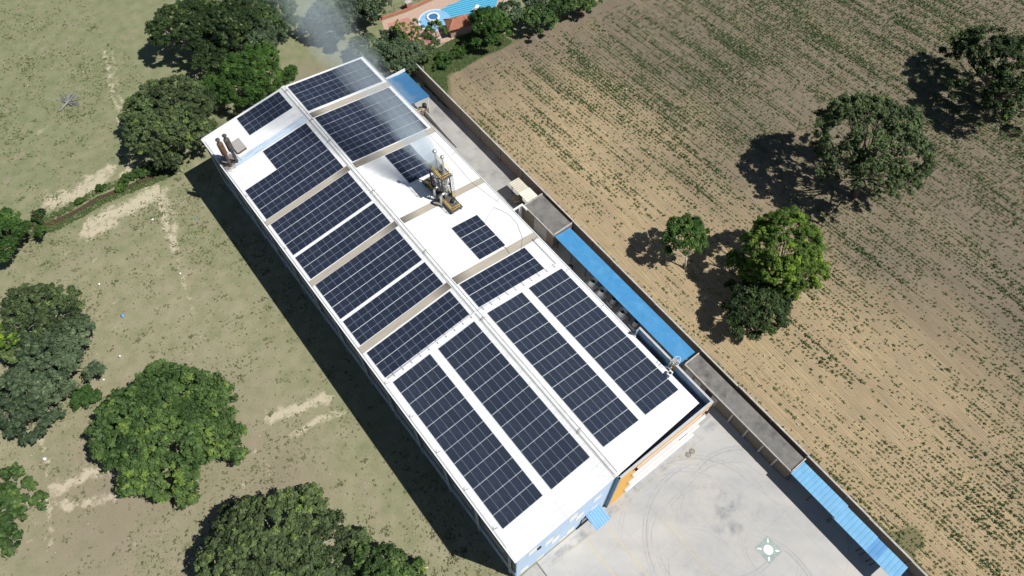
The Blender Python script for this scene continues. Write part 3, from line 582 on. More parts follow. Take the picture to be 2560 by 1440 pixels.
ARR = [ # side, x0 (slope distance of the inner edge), y top, list of (cols, rows, col offset), kind, label
 (1,.65,85.53,[(12,3,0)],'u','three row solar array at the far end of the right roof slope'),
 (1,.67,76.82,[(12,5,0)],'u','large five row solar array on the right slope under the thin smoke'),
 (1,5.40,63.86,[(4,3,0)],'u','small twelve panel solar array in the smoke beside the steel tower'),
 (1,5.54,46.46,[(4,3,0)],'u','small twelve panel solar array alone on the bare white right slope'),
 (1,.69,37.80,[(10,2,0)],'u','ten column two row solar array just above the cable tray on the right slope'),
 (-1,.99,85.49,[(7,2,0)],'u','two row solar array of fourteen panels at the far end of the left slope'),
 (-1,.97,76.72,[(7,2,0),(12,3,0)],'u','stepped solar array with a notched corner beside the bluish strip'),
 (-1,.97,64.14,[(12,3,0)],'u','three row solar array just below the stepped array on the left slope'),
 (-1,.98,56.80,[(12,2,0)],'u','two row solar array above the middle beige strip of the left slope'),
 (-1,1.02,51.07,[(12,3,0)],'u','three row solar array in the middle of the left slope between two strips'),
 (-1,.96,43.74,[(12,2,0)],'u','two row solar array above the last beige strip of the left slope'),
 (-1,.93,37.78,[(12,2,0)],'u','two row solar array just above the cable tray on the left slope'),
 (-1,8.24,32.12,[(6,12,0)],'l','long solar array nearest the left eave below the cable tray'),
 (-1,1.06,32.01,[(6,12,0)],'l','long solar array next to the ridge on the left slope below the tray'),
 (1,1.02,31.93,[(6,12,0)],'l','long solar array next to the ridge on the right slope below the tray'),
 (1,8.18,31.94,[(6,12,0)],'l','long solar array nearest the right eave and the blue parapet'),
]
for side, x0, yt, blocks, kind, lb in ARR:
    sl_ = SR if side > 0 else SL; ang = math.atan(sl_)
    pw, ph_ = (PW, PH) if kind == 'u' else (LW, LH)
    root = empty('solar_array', (0, yt, ZR + .06), (0, ang * side, 0), lb, 'solar array', 'solar arrays on the factory roof')
    r0 = 0; me = PM_U if kind == 'u' else PM_L; maxc = max(b[0] for b in blocks)
    for nc, nr, off in blocks:
        for j in range(nr):
            for i in range(nc):
                o = bpy.data.objects.new('solar_panel', me); COL.objects.link(o); o.parent = root
                a = x0 + i*pw; xl = a if side > 0 else -(a + pw)
                o.location = (xl + .015, -(r0 + j + 1)*ph_ + .025, random.uniform(-.003, .003)); o.rotation_euler = (random.gauss(0, .0025), random.gauss(0, .0025), 0)
        r0 += nr
    mb = MB()
    rr0 = 0
    for nc, nr, off in blocks:
        for j in range(nr):
            for t in (.25, .75):
                yy = -(rr0 + j + t)*ph_; xa, xb = (x0+.02, x0+nc*pw-.02); 
                if side < 0: xa, xb = -xb, -xa
                mb.box(xa, xb, yy-.02, yy+.02, -.06, -.008)
        rr0 += nr
    mb.build('mounting_rails', M['pv_frame'], root)

# ------------------------------------------------------------------ steel tower with scrubber, chimneys
tw = empty('steel_tower', (8.1, 51.5, 0), label='dark steel access tower with yellow handrails standing on the roof', cat='tower')
ox, oy = 8.1, 51.5
def rail_set(pts, z, name='handrail'):
    for a, b in zip(pts[:-1], pts[1:]):
        mb = MB(); a_, b_ = Vector((a[0]-ox, a[1]-oy, z)), Vector((b[0]-ox, b[1]-oy, z))
        n = max(1, int((b_-a_).length / 1.2))
        for hz in (.55, 1.05): mb.tube([a_+Vector((0,0,hz)), b_+Vector((0,0,hz))], .04, 6)
        mb.box(0,0,0,0,0,0) if False else None
        for k in range(n+1):
            p = a_.lerp(b_, k/n); mb.tube([p, p+Vector((0,0,1.07))], .035, 6)
        mb.build(name, M['yellow'], tw)
zu, zlw = 18.75, 13.75
MB().box(7.2-ox, 9.0-ox, 50.4-oy, 54.3-oy, zu-.12, zu).build('upper_deck', M['grating'], tw)
MB().box(7.05-ox, 8.95-ox, 48.3-oy, 55.1-oy, zlw-.14, zlw).build('lower_deck', M['grating'], tw)
MB().box(6.9-ox,9.1-ox,54.9-oy,56.0-oy,zlw-.3,zlw-.1).build('lower_deck', M['soot'], tw)
rail_set([(7.22,54.2),(7.22,50.42),(8.6,50.42)], zu); rail_set([(8.98,51.2),(8.98,54.2)], zu)
rail_set([(7.1,51.6),(7.1,48.35),(8.4,48.35)], zlw); rail_set([(7.1,55.0),(7.1,52.6)], zlw); rail_set([(8.92,50.2),(8.92,51.8)], zlw)
for x_, y_ in [(7.45,50.9),(8.8,50.9),(7.45,54.0),(8.8,54.0)]:
    MB().box(x_-.08-ox, x_+.08-ox, y_-.08-oy, y_+.08-oy, zr(x_)-.02, zu-.125).build('leg', M['dark_metal'], tw)
for x_, y_ in [(7.3,48.6),(8.8,48.6),(7.3,54.9),(8.8,54.9)]:
    MB().box(x_-.06-ox, x_+.06-ox, y_-.06-oy, y_+.06-oy, zr(x_)-.02, zlw-.145).build('leg', M['dark_metal'], tw)
for a, b in [((7.45,50.9),(8.8,50.9)),((8.8,50.9),(8.8,54.0)),((7.45,50.9),(7.45,54.0)),((7.45,54.0),(8.8,54.0))]:
    mb = MB()
    for z0, z1 in ((13.9,16.2),(16.2,18.5)): mb.tube([(a[0]-ox,a[1]-oy,z0),(b[0]-ox,b[1]-oy,z1)], .035, 5).tube([(b[0]-ox,b[1]-oy,z0),(a[0]-ox,a[1]-oy,z1)], .035, 5).tube([(a[0]-ox,a[1]-oy,z0),(b[0]-ox,b[1]-oy,z0)], .04, 5)
    mb.build('brace', M['dark_metal'], tw)
lm = MB(); 
for s in (-.24,.24): lm.tube([(9.15-ox,50.75+s-oy,zlw),(9.15-ox,50.75+s-oy,zu+1.0)], .03, 6)
for k in range(16): lm.tube([(9.15-ox,50.51-oy,zlw+.2+k*.32),(9.15-ox,50.99-oy,zlw+.2+k*.32)], .025, 5)
lm.build('ladder', M['grey_metal'], tw)
lm = MB()
for k in range(5): lm.tube([(9.15+.62*math.sin(math.pi*i/8)-ox, 50.75-.36*math.cos(math.pi*i/8)-oy, 15.9+k*.95) for i in range(9)], .02, 5)
lm.build('ladder_cage', M['white_metal'], tw)
def scrub(x, y, lb, r=.46, top=18.1):
    t = empty('scrubber_tank', (x, y, 0), label=lb, cat='tank', group='scrubber tanks inside the tower')
    z0 = zr(x)+.1
    MB().lathe((0,0,0), [(.0,z0),(r*.6,z0),(r,z0+.9),(r,top-.4),(r*.5,top),(0,top+.02)], 20).build('vessel', M['silver'], t)
    mb = MB()
    for zz in (z0+1.3, z0+2.6, z0+3.7): mb.lathe((0,0,0), [(r+.001,zz-.05),(r+.04,zz-.05),(r+.04,zz+.05),(r+.001,zz+.05)], 20)
    mb.build('flange', M['grey_metal'], t)
scrub(8.15, 51.6, 'silver scrubber vessel in the tower nearer the ladder'); scrub(8.0, 53.1, 'silver scrubber vessel in the tower farther from the ladder', .48)
def chim(x, y, h, lb):
    t = empty('chimney_pipe', (x, y, 0), label=lb, cat='chimney', group='thin silver chimneys above the tower deck')
    z0 = zu+.005
    MB().lathe((0,0,z0), [(.42,0),(.42,.1),(.17,.5),(.14,.6),(.14,h-.2)], 16).build('pipe', M['silver'], t)
    MB().lathe((0,0,z0+h), [(.14,-.2),(.14,-.1),(.30,-.02),(.30,.16),(.16,.30),(0,.32)], 16).build('cowl', M['silver'], t)
chim(8.35, 51.5, 3.3, 'shorter silver chimney pipe nearer the ladder on the upper deck'); chim(7.85, 52.5, 3.9, 'taller silver chimney pipe farther from the ladder in the smoke')
def duct(x, y, lb):
    t = empty('bent_duct', (x, y, 0), label=lb, cat='duct', group='bent silver ducts on the left of the tower')
    z0 = zr(x)+.01; top = 15.9
    pts = [(0,0,z0),(0,0,top-.5)] + [(.45-.45*math.cos(a), 0, top-.5+.5*math.sin(a)) for a in [math.pi*i/8 for i in range(1,9)]] + [(.9,.0,15.0)]
    MB().tube(pts, .20, 12).build('duct_pipe', M['silver'], t); MB().lathe((0,0,0), [(.21,z0+.1),(.27,z0+.1),(.27,z0+.2),(.21,z0+.2)], 14).lathe((0,0,0), [(.21,top-1.2),(.26,top-1.2),(.26,top-1.1),(.21,top-1.1)], 14).build('flange', M['grey_metal'], t)
duct(6.72, 50.5, 'bent silver duct nearer the lower yellow handrail'); duct(6.66, 52.05, 'bent silver duct in front of the dark lower deck')
mo = empty('blower_motor', (8.35, 49.9, zlw), label='black blower motor on the lower deck of the tower', cat='motor')
MB().tube([(-.3,-.2,.3),(.35,.2,.3)], .24, 12).build('housing', M['dark_metal'], mo); MB().box(-.3,.3,-.25,.25,0,.08).build('foot', M['grey_metal'], mo)
# rusty boiler stacks near the far left corner
def stack(x, y, h, lb, upper):
    t = empty('boiler_stack', (x, y, 0), label=lb, cat='chimney', group='rusty boiler stacks by the far left corner'); z0 = zl(x)
    MB().lathe((0,0,z0), [(.24,.2),(.24,2.6)], 16).build('lower_pipe', M['soot'], t)
    MB().lathe((0,0,z0), [(.24,2.6),(.43,2.75),(.45,2.8),(.45,h-1.0),(.40,h-.85),(.16,h-.75),(.14,h-.5)], 20).build('drum', upper, t)
    MB().lathe((0,0,z0), [(.14,h-.5),(.14,h-.35),(.34,h-.2),(.34,h-.05),(0,h+.12)], 18).build('rain_cap', M['soot'], t)
    MB().tube([(0,0,z0+.6),(.0,-.05,z0+.25),(-.35,.35,z0+.15),(-.75,.6,z0+.02)], [.25,.24,.2,.2], 12).build('elbow', M['soot'], t)
    MB().tube([(0,0,z0+2.3),(-.3,.9,z0+.02)], .03, 6).tube([(0,0,z0+2.3),(.7,-.2,z0+.02)], .03, 6).build('stay', M['dark_metal'], t)
stack(-14.02, 77.87, 5.9, 'rusty brown boiler stack nearer the left eave', M['rust']); stack(-12.9, 77.75, 6.0, 'sooty grey boiler stack farther from the left eave', M['soot'])
pt = empty('roof_hatch', (-11.3, 80.1, zl(-11.3)), (0, -math.atan(SL), R(2)), label='raised flat grey metal hatch beside the rusty stacks', cat='hatch')
MB().box(-.8,.8,-1.25,1.25,.42,.48).build('cover_sheet', M['concrete'], pt); MB().box(-.75,.75,-1.2,-1.12,0,.42).box(-.75,.75,1.12,1.2,0,.42).box(-.8,-.72,-1.12,1.12,0,.42).build('curb', M['rust'], pt)
ob = MB().tube([(-WL+.1,YF-.1,zl(-WL)),(-WL+.0,YF+.1,zl(-WL)+1.0)], .03, 6).build('lightning_rod', M['grey_metal']); tag(ob, 'thin upright rod at the far left roof corner', 'rod')

# ------------------------------------------------------------------ block wall
wall = empty('block_wall', (25.3, 30, 0), label='long grey block wall between the factory lane and the field', cat='wall')
ys = [91.5, 79.5, 67.5, 55.3, 41.9, 32, 22.5, 12.7, 5.4, -7.25, -14.1, -17.6, -24.2, -34, -45]
for k, (ya, yb) in enumerate(zip(ys[:-1], ys[1:])):
    xa, xb = WX(ya), WX(yb); h = [3.15,3.15,3.1,3.15,3.05,3.0,2.95,2.9,3.1,2.9,2.9,2.75,2.65,2.6][k]
    f = lambda x, y: (x-25.3, y-30)
    def q(x0o, x1o, z0, z1, mb): mb.prism([(*f(xa+x0o,ya),z0),(*f(xb+x0o,yb),z0),(*f(xb+x1o,yb),z0),(*f(xa+x1o,ya),z0)], [(*f(xa+x0o,ya),z1),(*f(xb+x0o,yb),z1),(*f(xb+x1o,yb),z1),(*f(xa+x1o,ya),z1)]); return mb
    q(-.20, 0, 0, h, MB()).build('wall_panel', M['brick'], wall)
    q(-.23, .03, h+.002, h+.10, MB()).build('coping', M['coping'], wall)
    for t in ([0, .5] if abs(ya-yb) > 8 else [0]):
        yy = ya+(yb-ya)*t; xx_ = WX(yy); MB().box(xx_-.32-25.3, xx_-.203-25.3, yy-.15-30, yy+.15-30, 0, h-.05).build('post', M['concrete_dark'], wall)

# ------------------------------------------------------------------ outbuildings along the wall
def outb(name, lb, x0, x1, y0, y1, h, doors):
    t = empty(name, ((x0+x1)/2, (y0+y1)/2, 0), label=lb, cat='outbuilding'); cx, cy = (x0+x1)/2, (y0+y1)/2
    MB().box(x0-cx, x1-cx, y0-cy, y1-cy, 0, h-.22).build('wall', M['brick'], t)
    MB().box(x0+.1-cx, x1-.1-cx, y0+.15-cy, y1-.15-cy, h-.219, h-.10).build('roof_slab', M['concrete_dark'], t)
    MB().box(x0-.03-cx, x0+.12-cx, y0-cy, y1-cy, h-.218, h).box(x0+.12-cx, x1-cx, y0-.03-cy, y0+.14-cy, h-.218, h+.12).box(x0+.12-cx, x1-cx, y1-.14-cy, y1+.03-cy, h-.218, h+.12).build('roof_lip', M['coping'], t)
    for ya, yb, z1, mat in doors:
        MB().box(x0-.04-cx, x0-.003-cx, ya-cy, yb-cy, .02, z1).build('door' if z1 > 2 else 'window', mat, t)
    return t
outb('concrete_roof_shed', 'small shed with stained concrete roof between the beige sheets and long blue roof', 21.02, 24.9, 41.4, 49.05, 3.5, [(43.0, 46.2, 3.1, M['concrete'])])
ob2 = outb('long_outbuilding', 'long outbuilding with stained concrete roof facing the empty yard', 21.72, 24.6, -7.4, 12.6, 3.05, [(10.6,12.0,2.6,M['grey_metal']),(9.0,10.2,2.4,M['concrete']),(6.9,8.0,2.5,M['black']),(5.8,6.8,2.4,M['concrete'])])
for y_ in (3.0, 0.2, -2.6, -5.0): MB().box(-1.6, -1.444, y_-2.6-.13, y_-2.6+.13, 0, 2.8).build('pilaster', M['coping'], ob2)
def leanto(name, lb, mat, x0, x1, y0, y1, z0, z1, posts, group=None, xo=0):
    cx, cy = (x0+x1)/2, (y0+y1)/2; t = empty(name, (cx, cy, 0), label=lb, cat='lean-to roof', group=group)
    MB().prism([(x0-cx,y0-cy,z0),(x1-cx,y0-cy,z1),(x1-cx,y1-cy,z1),(x0-cx,y1-cy,z0)], [(x0-cx,y0-cy,z0+.05),(x1-cx,y0-cy,z1+.05),(x1-cx,y1-cy,z1+.05),(x0-cx,y1-cy,z0+.05)]).build('roof_sheet', mat, t)
    for k in range(posts):
        y_ = y0 + .3 + (y1-y0-.6)*k/max(1, posts-1)
        MB().box(x0+.42-cx, x0+.52-cx, y_-.05-cy, y_+.05-cy, 0, min(z0,z1)-.165).build('post', M['dark_metal'], t); MB().box(x0+.1-cx, x1-.1-cx, y_-.04-cy+.12, y_+.04-cy+.12, min(z0,z1)-.16, min(z0,z1)-.02).build('beam', M['dark_metal'], t)
    return t
# 
leanto('blue_lean_to', 'long bright blue sheet roof running along the inside of the block wall', M['blue_roof'], 21.12, 24.28, 13.0, 41.15, 3.32, 3.05, 9)
B3 = 'blue carport roofs beside the yard'
leanto('blue_carport', 'upper light blue carport roof next to the long outbuilding', M['blue_roof_light'], 21.42, 24.18, -14.85, -7.45, 3.25, 2.95, 3, B3)
leanto('blue_carport', 'middle light blue carport roof stepped slightly down from its neighbour', M['blue_roof_light'], 21.32, 24.08, -19.7, -14.45, 3.05, 2.78, 2, B3)
leanto('blue_carport', 'lower deeper blue carport roof section of two newer sheets', M['blue_roof_dark'], 21.30, 24.0, -21.3, -19.703, 3.05, 2.78, 2, B3)
leanto('blue_carport', 'last light blue carport roof ending near the bottom edge', M['blue_roof_light'], 21.30, 24.02, -24.3, -21.303, 3.05, 2.78, 2, B3)
leanto('beige_sheet_roof', 'beige and pale ribbed sheet roof over cardboard beside the wall', M['beige_roof'], 22.15, 24.25, 51.75, 54.5, 3.0, 2.9, 2)
leanto('beige_sheet_roof', 'paler ribbed sheets nearest the concrete roofed shed', M['beige_roof_pale'], 22.1, 24.35, 49.35, 51.73, 3.03, 2.93, 2)
fs = leanto('far_blue_shed', 'weathered blue sheet shed roof at the far end of the lane', M['blue_roof_far'], 18.6, 22.75, 78.6, 86.5, 4.3, 3.8, 2)
MB().box(-2.1, 2.1, 3.98, 4.1, 4.0, 4.62).build('end_trim', M['white_metal'], fs); MB().box(1.65, 1.75, -3.85, -3.75, 0, 3.8).build('post', M['white_metal'], fs)
MB().box(-2.0, 1.6, -3.9, -3.75, 0, 1.1).build('low_wall', M['brick'], fs)
fw_ = empty('sack_pile', (20.6, 79.6, 0), label='pile of brown sacks under the far blue shed roof', cat='sacks')
rs = random.Random(4)
def blob(mb, c, r, s, n=10, k=6):
    prof = []; b = len(mb.v)
    for i in range(k+1):
        ph = math.pi*i/k
        for j in range(n):
            th = 2*math.pi*j/n; q = rs.uniform(.88, 1.12); mb.v.append((c[0]+r*s[0]*math.sin(ph)*math.cos(th)*q, c[1]+r*s[1]*math.sin(ph)*math.sin(th)*q, c[2]+r*s[2]*math.cos(ph)*q))
    for i in range(k):
        for j in range(n): mb.f.append((b+i*n+j, b+(i+1)*n+j, b+(i+1)*n+(j+1)%n, b+i*n+(j+1)%n)); mb.m.append(0); mb.sm.append(True)
for i in range(16): mb = MB(); blob(mb, (rs.uniform(-1.2,1.0), rs.uniform(-.5,.8), .25+.28*(i//6)), .42, (1.1,.7,.45)); mb.build('sack', M['sack'], fw_)
bk = empty('black_drum', (22.1, 79.9, 0), label='black drum standing outside the far blue shed post', cat='drum')
MB().lathe((0,0,0), [(0,0),(.42,0),(.45,.6),(.42,1.25),(.30,1.3),(0,1.28)], 18).build('shell', M['dark_metal'], bk); MB().lathe((0,0,1.3),[(0,.06),(.2,.06),(.2,0)],14).build('lid', M['dark_metal'], bk)
rp = MB(); rp.prism([(21.2,68.5,.017),(21.35,68.5,.017),(21.55,78.4,.017),(21.35,78.4,.017)], [(21.2,68.5,.25),(21.35,68.5,.25),(21.55,78.4,1.1),(21.35,78.4,1.1)]); rp = rp.build('ramp_wall', M['concrete']); tag(rp, 'low pale ramp wall tapering down from the far blue shed', 'ramp wall')
pb = empty('cardboard_pile', (22.5, 52.4, 0), label='heap of tan cardboard beside the beige sheet roof', cat='cardboard')
for i in range(9):
    a = rs.uniform(0, 3); mb = MB(); s_ = rs.uniform(.3,.55); c0 = (rs.uniform(-.5,.5), rs.uniform(-.5,.5), .12+.1*i)
    mb.box(-s_, s_, -s_*.7, s_*.7, -.05, .06); o = mb.build('sheet', M['cardboard'], pb); o.location = c0; o.rotation_euler = (rs.uniform(-.3,.3), rs.uniform(-.3,.3), a)
bm_ = empty('white_gantry', (19, 49.3, 0), label='white gantry beam bridging the lane to the concrete roofed shed', cat='gantry')
MB().box(-3.9, 2.0, -.12, .12, 3.35, 3.62).build('beam', M['white_metal'], bm_); MB().box(1.6, 1.75, -.1, .1, 0, 3.35).build('post', M['white_metal'], bm_); MB().box(1.75, 2.0, -1.3, .12, 3.3, 3.6).build('side_arm', M['white_metal'], bm_); MB().box(1.2,1.32,-.1,.02,0,3.35).build('post', M['white_metal'], bm_)
# big fans under the blue roof
for k, (x_, y_, s_, lb) in enumerate([(20.9,31.9,1.0,'first white cooling fan from the shed under the blue roof edge'),(20.85,29.7,.95,'second white cooling fan standing close beside the first'),(21.3,27.4,.8,'dark fan unit half hidden in the middle under the blue roof'),(20.85,25.0,.95,'white cooling fan alone past the dark fan unit'),(21.3,22.4,.8,'last dark fan unit nearest the parapet end')]):
    t = empty('cooling_fan', (x_, y_, 0), (0, R(18), 0), label=lb, cat='fan', group='large fans under the long blue roof')
    body = M['box_white'] if k in (0,1,3) else M['grey_metal']
    MB().lathe((0,0,.35), [(.62*s_,0),(.62*s_,.5),(.50*s_,.9),(.56*s_,1.25),(.74*s_,1.42),(.74*s_,1.48),(.50*s_,1.30),(.44*s_,.95),(0,.9)], 24).build('shroud', body, t)
    MB().box(-.8*s_, .8*s_, -.8*s_, .8*s_, .30, .36+.3).build('casing', body, t)
    mb = MB()
    for a in range(4):
        an = a*math.pi/2+.3; c, s = math.cos(an), math.sin(an); mb.poly([(.06*c-.06*s,.06*s+.06*c,1.42),(.46*s_*c-.12*s,.46*s_*s+.12*c,1.46),(.46*s_*c+.12*s,.46*s_*s-.12*c,1.36),(.06*c+.06*s,.06*s-.06*c,1.38)])
    mb.lathe((0,0,1.3), [(0,.18),(.1,.15),(.1,0)], 12); mb.build('blades', M['black'], t)
    for a, b in ((-1,-1),(1,-1),(-1,1),(1,1)): MB().box(a*.7*s_-.04,a*.7*s_+.04,b*.7*s_-.04,b*.7*s_+.04,0,.32).build('leg', M['dark_metal'], t)
bt = empty('black_barrel', (20.4, 36.3, 0), label='black barrel near the corner of the concrete roofed shed', cat='barrel')
MB().lathe((0,0,0), [(0,0),(.4,0),(.44,.5),(.44,1.2),(.36,1.35),(0,1.36)], 18).build('shell', M['dark_metal'], bt); MB().lathe((0,0,1.36),[(0,.05),(.14,.05),(.14,0)],12).build('lid', M['black'], bt)

# ------------------------------------------------------------------ pool garden beyond the far corner
dk = MB().poly([(26.5,99,.02),(30,94.3),(36.5,92.2),(42,91.5),(52,92),(56,97),(50,104),(43,104.2),(35,104.6),(29,105.5)][0:1] + [(p[0],p[1],.02) for p in [(30,94.3),(36.5,92.2),(42,91.5),(52,92),(56,97),(50,104),(43,104.2),(35,104.6),(29,105.5)]]).build('pool_terrace', M['peach']); tag(dk, kind='structure')
sp = MB().poly([(p[0],p[1],.028) for p in [(27.2,98.6),(30.5,94.8),(34.3,93.3),(35.2,96.6),(33.8,99),(33.9,103.2),(29.5,104.2)]]).build('salmon_paving', M['salmon']); tag(sp, kind='structure')
po = empty('swimming_pool', (40, 98, 0), label='blue mosaic swimming pool with a round spa in its shallow end', cat='swimming pool')
def pp(pts, z): return [(a-40, b-98, z) for a, b in pts]
MB().poly(pp([(39.0,101.6),(40.2,100.9),(42.4,101.1),(46.6,100.7),(51,100.2),(52.5,97),(49.4,94.2),(43.9,94.2),(39.9,96.0),(38.9,98.5)], .045)).build('deep_water', M['pool'], po)
lob = [(37.6+ -3.3*math.cos(a), 99.3+3.1*math.sin(a)) for a in [2*math.pi*i/28 for i in range(28)]]
MB().poly(pp([(37.75+3.5*math.cos(a), 99.1+3.3*math.sin(a)) for a in [2*math.pi*i/36 for i in range(36)]], .040)).build('pool_edge', M['pool_rim'], po)
MB().poly(pp([(37.75+3.2*math.cos(a), 99.1+3.0*math.sin(a)) for a in [2*math.pi*i/36 for i in range(36)]], .050)).build('shallow_water', M['pool_shallow'], po)
MB().lathe((-2.1,2.05,.05), [(1.35,0),(1.35,.22),(.95,.22),(.95,.12)], 28).build('spa_rim', M['box_white'], po); MB().poly([(-2.1+.96*math.cos(a), 2.05+.96*math.sin(a), .14) for a in [2*math.pi*i/28 for i in range(28)]]).build('spa_water', M['pool_deep'], po)
ki = empty('pool_kiosk', (39.6, 93.2, 0), (0, 0, R(-18)), label='small pool hut with a hipped red clay tile roof', cat='hut')
MB().box(-2.1,2.1,-1.3,1.3,0,2.3).build('wall', M['peach'], ki)
hz = [(-2.6,-1.8,2.3),(2.6,-1.8,2.3),(2.6,1.8,2.3),(-2.6,1.8,2.3)]; ra, rb = (-1.0,0,3.5), (1.0,0,3.5)
MB().poly([hz[0],hz[1],rb,ra]).poly([hz[1],hz[2],rb]).poly([hz[2],hz[3],ra,rb]).poly([hz[3],hz[0],ra]).poly([hz[3],hz[2],hz[1],hz[0]]).build('tiled_roof', M['tile'], ki)
mb = MB()
for a, b in [(hz[0],ra),(hz[3],ra),(hz[1],rb),(hz[2],rb),(ra,rb)]: mb.tube([a,b], .09, 6)
mb.build('ridge_tile', simple('ridge_tile_clay', (.5,.2,.12), .8), ki)
ln = empty('sun_lounger', (46.4, 96.6, .05), (0,0,R(30)), label='white sun lounger on the pool edge behind the kiosk', cat='lounger')
MB().box(-.9,.9,-.35,.35,.28,.36).build('seat', M['box_white'], ln); MB().prism([(-.9,-.35,.36),(-.4,-.35,.36),(-.4,.35,.36),(-.9,.35,.36)],[(-1.3,-.35,.8),(-1.2,-.35,.8),(-1.2,.35,.8),(-1.3,.35,.8)]).build('backrest', M['box_white'], ln)
for a,b in ((-.8,-.3),(.8,-.3),(-.8,.3),(.8,.3)): MB().box(a-.03,a+.03,b-.03,b+.03,0,.28).build('leg', M['box_white'], ln)
gw = MB(); pts = [(28.8,105.9),(35,104.9),(43,104.5),(50,104.4)]
for (a,b),(c,d) in zip(pts[:-1],pts[1:]): gw.prism([(a,b,0),(c,d,0),(c,d+.2,0),(a,b+.2,0)],[(a,b,.55),(c,d,.55),(c,d+.2,.55),(a,b+.2,.55)])
tag(gw.build('garden_wall', simple('red_garden_wall',(.42,.17,.12),.85,var=.1)), 'low red garden wall along the far side of the pool terrace', 'garden wall')
fn = empty('wire_fence', (0,0,0), label='thin dark wire fence between the pool terrace and the lawn', cat='fence')
for k in range(9):
    x_ = 28.5+k*2.0; y_ = 106.2-.08*k; MB().tube([(x_,y_,0),(x_,y_,1.9)], .05, 6).build('post', M['dark_metal'], fn)
mb = MB()
for z_ in (.5,1.0,1.5,1.85): mb.tube([(28.5,106.2,z_),(44.5,105.56,z_)], .018, 4)
mb.build('wire', M['dark_metal'], fn)
gt = empty('gate_pillar', (35.6, 105.3, 0), label='square red brick pillar on the far garden wall', cat='pillar'); MB().box(-.6,.6,-.4,.4,0,1.6).build('shaft', simple('pillar_brick',(.38,.16,.13),.85), gt); MB().box(-.7,.7,-.5,.5,1.6,1.72).build('cap', M['coping'], gt)

# ------------------------------------------------------------------ trees
def leaf_mesh(name, C, N, S, tone, mat, parent, aspect=1.7):
    n = len(C); r = rng.normal(size=(n,3)); U = np.cross(N, r); U /= np.linalg.norm(U, axis=1, keepdims=True) + 1e-9; Wv = np.cross(N, U)
    a = (S*aspect*.5)[:,None]; b = (S*.5)[:,None]
    V = np.stack([C-U*a, C-Wv*b, C+U*a, C+Wv*b], 1).reshape(-1,3); F = np.arange(4*n).reshape(n,4)
    return np_mesh(name, V, F, mat, parent, attrs=dict(tone=np.clip(tone,0,1)), dom='FACE')

